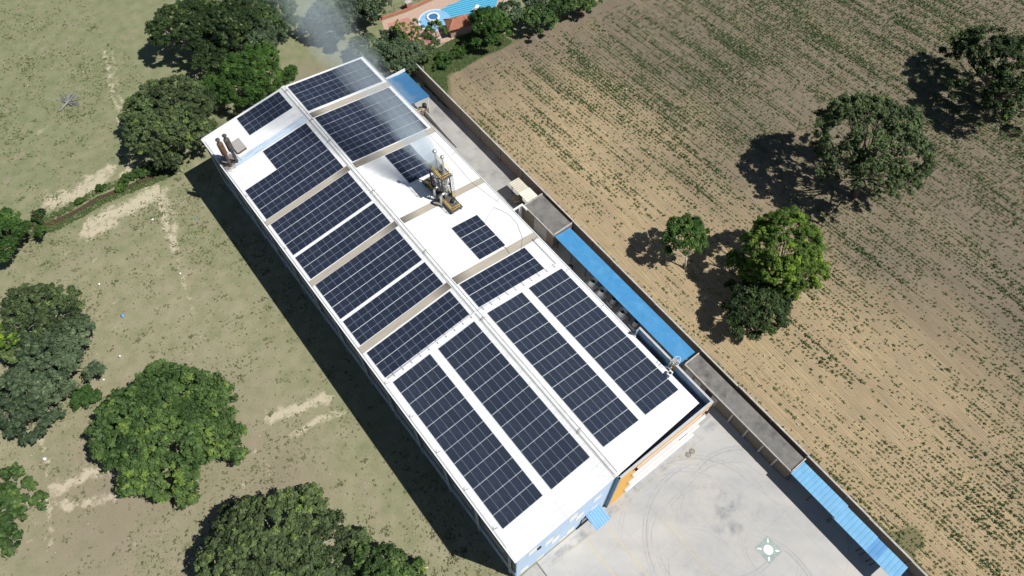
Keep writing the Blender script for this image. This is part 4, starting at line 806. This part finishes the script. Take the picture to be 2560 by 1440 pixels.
def tree(name, lb, cat, x, y, R_, hm, style, lobes=8, flat=.62, puff=.62, leaf=.30, dens=1.0, base=None, bark='bark', accent=.06, group=None, gap=0., ex=1.0, ey=1.0, rot=0., seed=0, show=0):
    rs = np.random.default_rng(seed + int(abs(x*13 + y*7))); bx, by = base or (x, y)
    t = empty(name, (bx, by, 0), label=lb, cat=cat, group=group); off = np.array([x-bx, y-by, 0.])
    Lc = []; cr, sr = math.cos(R(rot)), math.sin(R(rot))
    for i in range(lobes):
        a = 2.39996*i + rs.uniform(-.3,.3) + seed; rad = R_*(.68*math.sqrt((i+.4)/lobes))*rs.uniform(.88,1.08)
        dx, dy = rad*math.cos(a)*ex, rad*math.sin(a)*ey; px, py = dx*cr-dy*sr, dx*sr+dy*cr
        dz = (.38 - .62*(rad/R_)**2*1.6 + rs.uniform(-.10,.10))*R_*flat
        Lc.append((px, py, dz, R_*rs.uniform(.26,.44)))
    for i in range(lobes//2):
        a = rs.uniform(0, 6.28); q_ = R_*rs.uniform(.78,.98); Lc.append((q_*math.cos(a)*ex, q_*math.sin(a)*ey, R_*flat*rs.uniform(-.5,-.1), R_*rs.uniform(.10,.20)))
    Lc = np.array(Lc); P_ = []; 
    for lx, ly, lz, lr in Lc:
        npf = int(dens * 2.6 * lr*lr / (puff*puff) * 1.15) + 3
        d = rs.normal(size=(npf,3)); d[:,2] = np.abs(d[:,2])*1.0 - .35*rs.random(npf); d /= np.linalg.norm(d, axis=1, keepdims=True)
        rr = lr*(1 + rs.uniform(-.22,.14,npf))[:,None]; c = np.array([lx,ly,lz]) + d*rr*np.array([1,1,flat+.15])
        keep = np.ones(npf, bool)
        for qx,qy,qz,qr in Lc:
            e = (c-np.array([qx,qy,qz]))/np.array([1,1,flat+.15]); keep &= ~((np.linalg.norm(e,axis=1) < qr*.72))
        keep &= vnoise(c[:,0]*1.3+x, c[:,1]*1.3+c[:,2], 1.1, 7) > .2
        if gap > 0: keep &= vnoise(c[:,0]+x, c[:,1]+y, 1.6, 5) > gap
        P_.append(c[keep])
    Pc = np.concatenate(P_); npf = len(Pc)
    pr = puff*rs.uniform(.6,1.25,npf); nl = np.maximum(6, (16*(pr/leaf)**2*.55).astype(int)); idx = np.repeat(np.arange(npf), nl); n = len(idx)
    d = rs.normal(size=(n,3)); d[:,2] += .35; d /= np.linalg.norm(d,axis=1,keepdims=True)
    C = Pc[idx] + d*(pr[idx]*rs.uniform(.35,1.08,n))[:,None]*np.array([1,1,.8]); C = C + off + np.array([0,0,hm])
    C[:,2] = np.maximum(C[:,2], .1)
    Nn = d + np.array([0,0,.75]) + rs.normal(size=(n,3))*.45; Nn /= np.linalg.norm(Nn,axis=1,keepdims=True)
    pt_ = rs.normal(.42,.14,npf); pt_[rs.random(npf) < accent] = .95; tone = pt_[idx] + rs.normal(0,.14,n)
    big = vnoise(C[:,0]+x, C[:,1]+y, 3.5, 2) - .5; tone = tone + big*.55
    leaf_mesh('crown', C, Nn, leaf*rs.uniform(.5,1.5,n), tone, LEAF[style], t)
    tr_ = MB(); r0 = max(.06, R_*.038); top = hm - R_*flat*.15
    lean = off*.35; f1 = np.array([0,0,0.]); f2 = lean + np.array([0,0,max(.3, top*.45)])
    tr_.tube([tuple(f1), tuple(f1*.5+f2*.5+np.array([r0*.5,0,0])), tuple(f2)], [r0*1.35, r0, r0*.85], 9)
    for k, (lx,ly,lz,lr) in enumerate(Lc):
        e = off + np.array([lx, ly, lz+hm]); mid = f2*.5+e*.5 + np.array([0,0,-.08*R_]) + rs.normal(size=3)*.05*R_
        tr_.tube([tuple(f2), tuple(mid), tuple(e)], [r0*.55, r0*.36, r0*.16], 6, cap=False)
        for q in range(2 + show):
            e2 = e + np.clip(rs.normal(size=3), -1.2, 1.2)*lr*.42 + np.array([0,0,lr*.12]); tr_.tube([tuple(mid*.4+e*.6), tuple(e*.4+e2*.6+rs.normal(size=3)*.1), tuple(e2)], [r0*.22, r0*.15, r0*.06], 5, cap=False)
    tr_.build('trunk', M[bark], t)
    return t
G1 = 'trees on the pasture left of the factory'
tree('mango_tree','big round bright green mango tree in the lower left pasture','tree',-40.9,48.3,9.7,4.8,'mango',15,puff=.62,leaf=.27,accent=.09,bark='palebark',group=G1,dens=1.5,flat=.55)
tree('broad_tree','broad olive green tree at the bottom edge left of the factory','tree',-37.5,24.8,9.2,4.6,'grey',16,puff=.55,leaf=.22,accent=.05,bark='palebark',group=G1,show=1,dens=1.25,gap=.1,ex=1.08)
tree('young_tree','small green tree at the bottom edge near the dry log','tree',-27.9,14.6,4.6,3.2,'mango',7,puff=.55,leaf=.26,accent=.05,group=G1)
tree('old_tree','greyish thinning tree top of the left edge clump','tree',-48.6,76,6.6,5.2,'grey',9,puff=.55,leaf=.26,accent=.02,bark='palebark',group=G1,show=1,gap=.1,dens=1.2)
tree('old_tree','dark bluish green tree in the middle of the left edge clump','tree',-49.3,68.3,6.2,5.0,'bluegreen',9,puff=.55,leaf=.26,accent=.02,group=G1,dens=1.2)
tree('old_tree','greyish green tree low in the left edge clump behind the round bush','tree',-54.6,65,6.0,4.2,'bluegreen',8,puff=.55,leaf=.26,accent=.01,group=G1,dens=1.2)
tree('lime_tree','yellow green tree at the very left edge of the clump','tree',-54.4,74.2,2.7,6.6,'lime',6,puff=.5,leaf=.26,accent=.3,bark='palebark',group=G1,show=1)
tree('round_bush','smooth dark green round bush beside the left edge clump','bush',-48.9,62,2.1,1.3,'bush',6,puff=.4,leaf=.16,accent=0,dens=1.8,flat=.75)
tree('mango_tree','dark green tree cut by the left edge near the bottom corner','tree',-62.3,51.2,4.6,4.5,'mango',8,puff=.62,leaf=.3,accent=.03,group=G1,dens=1.3,ey=1.3)
tree('dense_tree','dark green feathery tree at the left edge above the ditch','tree',-47.6,95.2,4.7,4.2,'fine',8,puff=.5,leaf=.2,accent=.0,group=G1,dens=1.4)
tree('small_bush','small dark bush just right of the tree above the ditch','bush',-42.8,98.9,1.3,.9,'dark',5,puff=.35,leaf=.16,accent=0)
tree('grey_tree','large grey green tree beside the far left factory corner','tree',-16.6,100.5,8.9,5.6,'grey',15,puff=.5,leaf=.21,accent=.04,group='trees behind the factory',dens=1.4,gap=.05)
tree('feathery_tree','bright green feathery tree behind the factory gable','tree',-1.2,102.6,7.6,4.2,'fine',11,puff=.6,leaf=.19,accent=.05,bark='palebark',group='trees behind the factory',dens=1.15,ex=1.1,gap=.1)
G2 = 'trees behind the factory'
tree('tall_tree','tall dark tree at the top edge, leftmost of the dark group','tree',-4.8,119.5,7.0,6.5,'dark',10,puff=.55,leaf=.22,accent=.08,bark='palebark',group=G2,dens=1.2,show=1)
tree('tall_tree','tall dark tree at the top edge, middle of the dark group','tree',2.5,114.5,7.2,7.2,'dark',10,puff=.55,leaf=.22,accent=.08,bark='palebark',group=G2,dens=1.2,show=1)
tree('tall_tree','dark tree in front of the top edge group above the bare patch','tree',5.6,109.6,4.9,5.0,'bluegreen',8,puff=.5,leaf=.22,accent=.02,group=G2,dens=1.1)
tree('tall_tree','mid green tree at the top edge just left of the smoke','tree',11.5,114.3,4.6,5.5,'mango',8,puff=.5,leaf=.24,accent=.03,group=G2)
tree('slim_tree','small green tree between the dark group and the smoke','tree',13.2,112.0,2.3,3.6,'fine',6,puff=.45,leaf=.2,group=G2)
tree('tall_tree','dark tree at the top edge right behind the smoke','tree',21.7,106.5,6.4,6.0,'bluegreen',10,puff=.55,leaf=.24,accent=.02,group=G2,dens=1.2)
tree('tall_tree','dark tree right of the smoke near the pool fence','tree',27.4,107.5,4.4,5.0,'bluegreen',8,puff=.5,leaf=.24,accent=.0,group=G2)
tree('dark_tree','dark tree behind the bright feathery tree and the gable','tree',-3.2,110.3,4.6,4.5,'dark',7,puff=.5,leaf=.22,accent=.0,group=G2)
G3 = 'garden trees between factory and pool'
tree('garden_tree','sparse leafed tree with bare twigs over the salmon paving','tree',29.6,95.3,4.0,3.6,'lime',7,puff=.34,leaf=.13,accent=.1,bark='palebark',group=G3,gap=.58,dens=.45,show=3)
tree('garden_tree','greyish green bushy tree right behind the far blue shed','tree',24.6,91.2,4.6,3.0,'bluegreen',9,puff=.5,leaf=.22,accent=.02,group=G3,dens=1.4)
tree('garden_tree','bluish green bushy tree behind the far right roof corner','tree',21.2,96.8,4.0,2.8,'bluegreen',8,puff=.5,leaf=.22,accent=.02,group=G3,dens=1.2)
tree('garden_tree','green shrubby tree between the shed and the grassy bank','tree',28.0,90.4,3.0,2.2,'grey',7,puff=.45,leaf=.2,accent=.02,group=G3,dens=1.3)
tree('garden_tree','thin yellowish tree overhanging the pool terrace corner','tree',34.3,93.7,2.9,2.6,'lime',6,puff=.34,leaf=.14,accent=.05,bark='palebark',group=G3,gap=.4,dens=.6,show=2)
tree('garden_tree','bright green feathery tree right of the pool hut','tree',42.4,86.9,4.6,4.2,'fine',9,puff=.55,leaf=.19,accent=.08,group=G3,dens=1.4)
tree('garden_tree','leafy grey green tree between the salmon paving and the far blue shed','tree',31.6,91.9,2.0,2.2,'grey',6,puff=.42,leaf=.17,accent=.02,group=G3,dens=.9,gap=.3)
tree('garden_tree','low bluish bush left of the salmon paving','bush',27.0,98.2,2.7,1.8,'bluegreen',6,puff=.42,leaf=.18,accent=.02,group=G3,dens=1.1)
G4 = 'hedge trees along the top of the field'
for k, (x_, y_, r_, st, lb) in enumerate([(48.3,87.2,3.6,'bluegreen','dusky green hedge tree first right of the bright feathery one'),(51.6,83.3,3.7,'mango','lighter leafed hedge tree bulging out over the field'),(54.6,86.5,3.2,'bluegreen','dark hedge tree behind the bulging lighter one'),(57.3,83.0,3.3,'mango','green hedge tree in the middle at the top edge'),(61.6,82.5,3.2,'mango','green hedge tree at the top edge near the field track'),(64.8,82.0,2.2,'grey','last olive hedge tree where the field track starts')]):
    tree('hedge_tree', lb, 'tree', x_, y_, r_, 3.6, st, 7, puff=.52, leaf=.27, accent=.10, group=G4, dens=1.2)
for k, (x_, y_, r_, lb) in enumerate([(32.3,88.3,1.6,'low green bush on the grassy bank near the shed'),(35.0,88.0,1.7,'low green bush in the middle of the grassy bank'),(38.0,87.6,1.5,'low green bush on the bank below the pool hut'),(30.3,86.9,1.3,'small green bush at the corner of the ploughed field')]):
    tree('bank_bush', lb, 'bush', x_, y_, r_, .8, 'fine', 6, puff=.4, leaf=.16, accent=.05, dens=1.3, group='bushes on the grassy bank')
tree('lane_shrub','small yellow green shrub behind the far blue shed','shrub',23.4,84.4,.9,1.3,'lime',5,puff=.3,leaf=.14,accent=.4)
G5 = 'trees standing in the ploughed field'
tree('lollipop_tree','small round green tree with a pale leaning trunk in the field','tree',36.0,27.3,3.9,6.0,'fine',10,puff=.48,leaf=.2,accent=.03,base=(35.15,25.05),bark='palebark',group=G5,dens=1.5,flat=.6)
tree('spreading_tree','big spreading dark green tree casting a long shadow in the field','tree',69.6,20.2,9.7,10.4,'grey',21,puff=.50,leaf=.21,accent=.0,base=(68.4,17.6),bark='bark',group=G5,dens=1.05,gap=.27,show=1,flat=.8)
tree('spreading_tree','dark ragged tree at the right edge of the field','tree',105.5,16.2,9.6,7.6,'dark',14,puff=.6,leaf=.24,accent=.12,base=(104,15.2),bark='bark',group=G5,dens=1.0,gap=.25,ex=1.0,ey=1.25)
tree('vine_tree','tall ragged yellow green tree veiled with vines in the field','tree',44.2,16.0,6.9,7.6,'lime',18,puff=.46,leaf=.17,accent=.12,base=(41.2,13.2),bark='bark',group=G5,dens=1.7,gap=.22,show=0,flat=.95)
tree('dark_tree','low dark green tree at the foot of the vine covered tree','tree',36.6,12.8,5.5,3.8,'dark',11,puff=.52,leaf=.22,accent=.08,group=G5,dens=1.3)

# ditch bushes and green clumps
for k, (x_, y_, r_, st, lb) in enumerate([(-26.0,97.6,1.5,'bush','dark bush nearest the grey tree along the ditch'),(-28.3,97.9,1.3,'bush','dark green bush in the middle of the ditch bank'),(-24.2,97.4,1.4,'dark','dusky bush at the right end of the ditch'),(-29.8,96.4,.8,'lime','bright leafy clump growing in the ditch'),(-32.6,98.6,.8,'fine','small green clump above the ditch water'),(-36.4,98.1,.6,'fine','small green clump lower down the ditch')]):
    tree('ditch_bush', lb, 'bush', x_, y_, r_, .5, st, 5, puff=.32, leaf=.15, accent=.05, group='bushes along the ditch')
# fallen dead tree
dt = empty('dead_tree', (-29.6, 122.2, 0), label='bare grey fallen dead tree lying on the pasture', cat='dead tree')
mb = MB(); rs = random.Random(12)
mb.tube([(-2.2,-1.0,.15),(-1.2,-.5,.25),(0,0,.45)], [.10,.14,.2], 7)
mb.build('trunk', M['deadwood'], dt)
mb = MB()
for k in range(46):
    a = rs.uniform(-1.3, 2.3); l = rs.uniform(1.0, 2.9); e = Vector((l*math.cos(a), l*math.sin(a), rs.uniform(.1,1.1))); q = e*.5+Vector((rs.uniform(-.2,.2), rs.uniform(-.2,.2), .2))
    mb.tube([(0,0,.4), tuple(q), tuple(e)], [.08,.05,.018], 5, cap=False)
    for j in range(3): f_ = e*rs.uniform(.5,.9); mb.tube([tuple(f_), tuple(f_+Vector((rs.uniform(-.6,.6), rs.uniform(-.6,.6), rs.uniform(0,.3))))], [.03,.01], 4, cap=False)
mb.build('branches', M['deadwood'], dt)
lg = empty('dry_log', (-23.95, 13.6, 0), (0,0,R(-38)), label='curved tan log lying on the grass beside the small bottom tree', cat='log')
MB().tube([(-.95,.05,.32),(-.5,.0,.34),(0,-.04,.3),(.5,-.02,.24),(.95,.12,.2)], [.27,.30,.26,.2,.11], 12).build('trunk', M['log'], lg); MB().tube([(-1.0,.05,.32),(-.93,.05,.32)], .22, 10).build('cut_end', M['sack'], lg)

# ------------------------------------------------------------------ litter
def crumple(name, lb, cat, x, y, s, mat, grp):
    mb = MB(); blob(mb, (0,0,s*.28), s*.36, (1.1,.8,.5), 9, 5); o = mb.build(name, mat); o.location = (x,y,0); o.rotation_euler = (0,0,random.uniform(0,3)); tag(o, lb, cat, grp)
for x_, y_, s_, lb in [(-28.3,87.1,.6,'white litter bag where the two sandy tracks meet'),(-29.2,74.3,.55,'white litter bag at the end of the sandy track'),(-40.2,80.4,.55,'white litter bag above the blue scrap, right of the left clump'),(-44.4,77.3,.5,'white litter bag just above the left edge clump corner'),(-44.7,73.3,.5,'white litter bag touching the left edge clump'),(-42.6,66.3,.5,'white litter bag midway between clump and mango tree'),(-46.0,64.1,.5,'white litter bag by the smooth round bush'),(-35.1,43.7,.45,'white litter scrap right of the mango tree crown'),(-33.3,30.8,.35,'white scrap caught at the broad olive tree'),(-57.0,57.6,.8,'pale bluish sheet of litter left of the mango tree')]:
    crumple('litter_bag', lb, 'litter', x_, y_, s_, M['litter'], 'white litter on the pasture')
crumple('plastic_sheet', 'crumpled bright blue plastic sheet on the pasture', 'litter', -39.5, 72.6, .9, M['blue_litter'], None)
crumple('plastic_scrap', 'small blue plastic scrap left of the blue sheet near the clump', 'litter', -44.3, 82.4, .42, M['blue_litter'], None)
crumple('plastic_scrap', 'small blue plastic scrap near the factory shadow', 'litter', -22.4, 82.8, .38, M['blue_litter'], None)
for x_, y_, s_, lb in [(47.5,46.5,.5,'pale stone among the crop rows in the upper field'),(27.9,15.6,.42,'pale stone on the grass strip by the block wall'),(55,60.5,.5,'pale stone in the open soil below the hedge'),(33.5,6.8,.4,'pale stone in the soil right of the long outbuilding'),(29.2,-3.4,.4,'pale stone near the wall beside the upper carport')]:
    crumple('field_stone', lb, 'stone', x_, y_, s_, M['rock'], 'stones in the field')

# ------------------------------------------------------------------ crops and weeds (uncountable)
def tufts(name, PX, PY, size, tone, blades, mat, h=.5):
    n = len(PX); k = blades; a = rng.uniform(0, 2*np.pi, (n,k)); L = size[:,None]*rng.uniform(.55,1.1,(n,k)); lift = size[:,None]*rng.uniform(.35,.9,(n,k))*h*2
    bx, by = PX[:,None], PY[:,None]; ca, sa = np.cos(a), np.sin(a); w_ = L*.20
    p0 = np.stack([bx - sa*w_*.4, by + ca*w_*.4, np.full_like(a,.02)], -1); p1 = np.stack([bx + sa*w_*.4, by - ca*w_*.4, np.full_like(a,.02)], -1)
    m1 = np.stack([bx + ca*L*.55 + sa*w_, by + sa*L*.55 - ca*w_, lift], -1); m0 = np.stack([bx + ca*L*.55 - sa*w_, by + sa*L*.55 + ca*w_, lift], -1)
    t1 = np.stack([bx + ca*L + sa*w_*.2, by + sa*L - ca*w_*.2, lift*.55], -1); t0 = np.stack([bx + ca*L - sa*w_*.2, by + sa*L + ca*w_*.2, lift*.55], -1)
    V = np.stack([p0,p1,m1,m0,t1,t0], 2).reshape(-1,3); b = np.arange(n*k)[:,None]*6
    F = np.concatenate([b+np.array([0,1,2,3]), b+np.array([3,2,4,5])], 1).reshape(-1,4)
    T = np.repeat((tone[:,None] + rng.normal(0,.12,(n,k))).ravel(), 2)
    return np_mesh(name, V, F, mat, None, attrs=dict(tone=np.clip(T,0,1)), dom='FACE')
ang = R(2.5); rows = np.arange(-8, 150, .66); along = np.arange(-60, 110, .25)
Rr, Aa = np.meshgrid(rows, along); Rr = Rr + rng.normal(0,.035,Rr.shape); Aa = Aa + rng.normal(0,.12,Aa.shape)
PX = (27.0 + Rr*math.cos(ang) - Aa*math.sin(ang)).ravel(); PY = (Rr*math.sin(ang) + Aa*math.cos(ang)).ravel()
ok = (PX > WX(PY)+1.4) & (PY < edge_top(PX)-2.2) & (PX < 150); PX, PY = PX[ok], PY[ok]
rowc = (PX-27)*math.cos(ang) + PY*math.sin(ang)
rowi = np.round(rowc/.66); rv = vnoise(rowi, rowi*0, 1.0, 51); rv2 = vnoise(rowi*.5, PY, 14, 52)
al = -(PX-27)*math.sin(ang) + PY*math.cos(ang)
d1 = vnoise(rowi*1.0, al/9.0, 1.0, 53)*.55 + vnoise(rowi/3.0, al/16.0, 1.0, 54)*.45; d2 = fbm(PX, PY, 22, 3, 25); base_d = np.interp(PX, [26,30,40,55,75,110], [.20,.38,.50,.62,.74,.84])
head = np.clip((edge_top(PX)-2.2-PY)/9, 0, 1)**.7
prob = np.clip(base_d + (d1-.5)*1.15 + (rv-.5)*.75 + (rv2-.5)*.35 + (d2-.5)*1.2, .02, .9)*head
vig = np.clip((d1-.48)*3.0 + (d2-.5)*1.5, 0, 1)
keep = rng.random(len(PX)) < prob; PX, PY, vig = PX[keep], PY[keep], vig[keep]
sz = .14 + .13*vig*rng.uniform(.6,1.3,len(PX)) + .18*rng.random(len(PX))**2.5
sz = sz * np.interp(PX, [30, 60, 110], [1., 1.15, 1.45])
tn = .60 - .34*vig + (fbm(PX,PY,8,3,31)-.5)*.6 + np.clip((40-PX)/40,0,.3)
tag(tufts('crop_rows', PX, PY, sz, tn, 6, LEAF['crop']), 'rows of young green crop plants across the ploughed field', 'crop', kind='stuff')
n = 130000; PX = rng.uniform(-80, -15.6, n); PY = rng.uniform(-5, 165, n)
ok = rng.random(n) < np.clip((fbm(PX,PY,7,4,41)-.38)*3.0, .12, 1); PX, PY = PX[ok], PY[ok]
sz = .07 + .24*rng.random(len(PX))**5 + .12*np.clip(fbm(PX,PY,3,3,44)-.55,0,1)
tag(tufts('pasture_weeds', PX, PY, sz, rng.normal(.45,.22,len(PX)), 6, LEAF['weed'], .3), 'low weeds and tufts dotted over the pasture', 'weeds', kind='stuff')
cl_x, cl_y = [], []
for _ in range(330):
    cx, cy = rng.uniform(-65,-17), rng.uniform(8,150); m_ = int(rng.integers(5,22)); r_ = rng.uniform(.25,.8); cl_x.append(cx+rng.normal(0,r_,m_)); cl_y.append(cy+rng.normal(0,r_*.7,m_))
n = 9000; yy = rng.uniform(-45, 78, n); cl2x = WX(yy)+.15+np.abs(rng.normal(0,.55,n)); 
n3 = 12000; ex = rng.uniform(25.5, 46, n3); ey = edge_top(ex) + rng.uniform(-1.0, 6.5, n3)
n4 = 2000; dx_ = rng.uniform(-50,-20,n4); dy_ = np.interp(dx_,[-50,-41.5,-37,-33.7,-23],[99.2,96.9,97,97.4,96]) + np.sign(rng.normal(size=n4))*rng.uniform(.7,2.0,n4)
CX, CY = np.concatenate(cl_x), np.concatenate(cl_y)
tag(tufts('pasture_clumps', CX, CY, rng.uniform(.12,.26,len(CX)), rng.normal(.3,.2,len(CX)), 6, LEAF['weed'], .35), 'small clumps of weeds scattered over the pasture', 'weeds', kind='stuff')
PX = np.concatenate([cl2x,ex,dx_]); PY = np.concatenate([yy,ey,dy_]); tn = np.concatenate([rng.normal(.55,.25,n), rng.normal(.5,.2,n3), rng.normal(.5,.2,n4)])
tag(tufts('bank_grass', PX, PY, rng.uniform(.16,.40,len(PX)), tn, 6, LEAF['bank'], .4), 'rough grass along the wall, the ditch and the field bank', 'grass', kind='stuff')

n = 1500; PX = rng.uniform(-75, -17, n); PY = rng.uniform(5, 150, n); ok = fbm(PX, PY, 9, 3, 61) > .47; PX, PY = PX[ok], PY[ok]; n = len(PX)
q = rng.uniform(.03, .085, n); ax = np.array([[1,0,0],[0,1,0],[-1,0,0],[0,-1,0]]) ; C0 = np.stack([PX,PY,np.full(n,.03)],-1)
V = np.concatenate([C0[:,None,:] + ax[None]*q[:,None,None]*rng.uniform(.7,1.3,(n,4,1)), C0[:,None,:] + np.array([[[0,0,1.]]])*q[:,None,None]], 1).reshape(-1,3)
b = np.arange(n)[:,None,None]*5; Fp = (b + np.array([[0,1,4],[1,2,4],[2,3,4],[3,0,4]])[None]).reshape(-1,3)
tag(np_mesh('pebbles', V, Fp, M['rock']), 'pale pebbles and tiny scraps strewn over the pasture', 'pebbles', kind='stuff')

# ------------------------------------------------------------------ smoke
A = Vector((8.1, 52.6, 18.9)); D = Vector((-.158, .788, .595)).normalized(); LEN = 36
m = NT('smoke_volume'); m.n.remove(m.bsdf)
v = m.coord(); x = m.sep(v)
off = m.add('ShaderNodeTexNoise', noise_dimensions='1D'); off.inputs['Scale'].default_value = .16; off.inputs['Detail'].default_value = 1.; m.link(x[2], off.inputs['W'])
off2 = m.add('ShaderNodeTexNoise', noise_dimensions='1D'); off2.inputs['Scale'].default_value = .13; off2.inputs['Detail'].default_value = 1.; m.link(m.math('ADD', x[2], 31.), off2.inputs['W'])
rad = m.math('ADD', m.math('MULTIPLY', m.math('POWER', m.math('MAXIMUM', x[2], .01), .55), .95), .90)
px_ = m.math('DIVIDE', m.math('ADD', x[0], m.math('MULTIPLY', m.math('SUBTRACT', off.outputs['Fac'], .5), m.math('MULTIPLY', x[2], .20))), rad)
py_ = m.math('DIVIDE', m.math('ADD', x[1], m.math('MULTIPLY', m.math('SUBTRACT', off2.outputs['Fac'], .5), m.math('MULTIPLY', x[2], .20))), rad)
rr_n = m.math('SQRT', m.math('ADD', m.math('MULTIPLY', px_, px_), m.math('MULTIPLY', py_, py_)))
fall = m.math('SUBTRACT', 1.0, rr_n, clamp=True)
nz = m.noise(m.mapping(v, (1, 1, .6)), .85, 5, .6, .8); nzb = m.noise(m.mapping(v, (1, 1, .7), loc=(5, 9, 0)), .17, 2, .5)
body = m.math('MULTIPLY', m.math('SUBTRACT', m.math('ADD', m.math('ADD', nz, m.math('MULTIPLY', nzb, .8)), m.math('MULTIPLY', fall, .9)), 1.14), 4.2, clamp=True)
body = m.math('MULTIPLY', body, m.math('POWER', fall, .6))
ends = m.math('MULTIPLY', m.math('MULTIPLY', m.math('SUBTRACT', x[2], .02), 4.0, clamp=True), m.math('MULTIPLY', m.math('SUBTRACT', float(LEN), x[2]), .12, clamp=True))
dn_ = m.math('DIVIDE', m.math('MULTIPLY', m.math('MULTIPLY', body, ends), 1.15), m.math('POWER', rad, 1.4))
dn_ = m.math('MULTIPLY', dn_, m.math('ADD', 1.0, m.math('MULTIPLY', m.math('POWER', 2.718, m.math('MULTIPLY', x[2], -.35)), 3.5)))
pv = m.add('ShaderNodeVolumePrincipled'); pv.inputs['Color'].default_value = (.80, .91, 1., 1); pv.inputs['Anisotropy'].default_value = .1; m.link(dn_, pv.inputs['Density']); m.link(pv.outputs[0], m.out.inputs['Volume'])
sm = MB(); n = 20; prof = [(1.1, .02), (2.3, 1), (3.6, 5), (5.2, 12), (6.6, 20), (8.6, 31), (8.9, LEN-.2)]
sm.lathe((0,0,0), [(0,0)] + prof + [(0,LEN)], n); so_ = sm.build('smoke_plume', m.mat); so_.location = A; so_.rotation_euler = D.to_track_quat('Z', 'Y').to_euler()
tag(so_, 'thin bluish white smoke drifting off the tower over the roof', 'smoke', kind='stuff')

scn.cycles.max_bounces = 5; scn.cycles.diffuse_bounces = 2; scn.cycles.glossy_bounces = 2; scn.cycles.transmission_bounces = 2; scn.cycles.volume_bounces = 3; scn.cycles.transparent_max_bounces = 6
scn.cycles.use_denoising = True
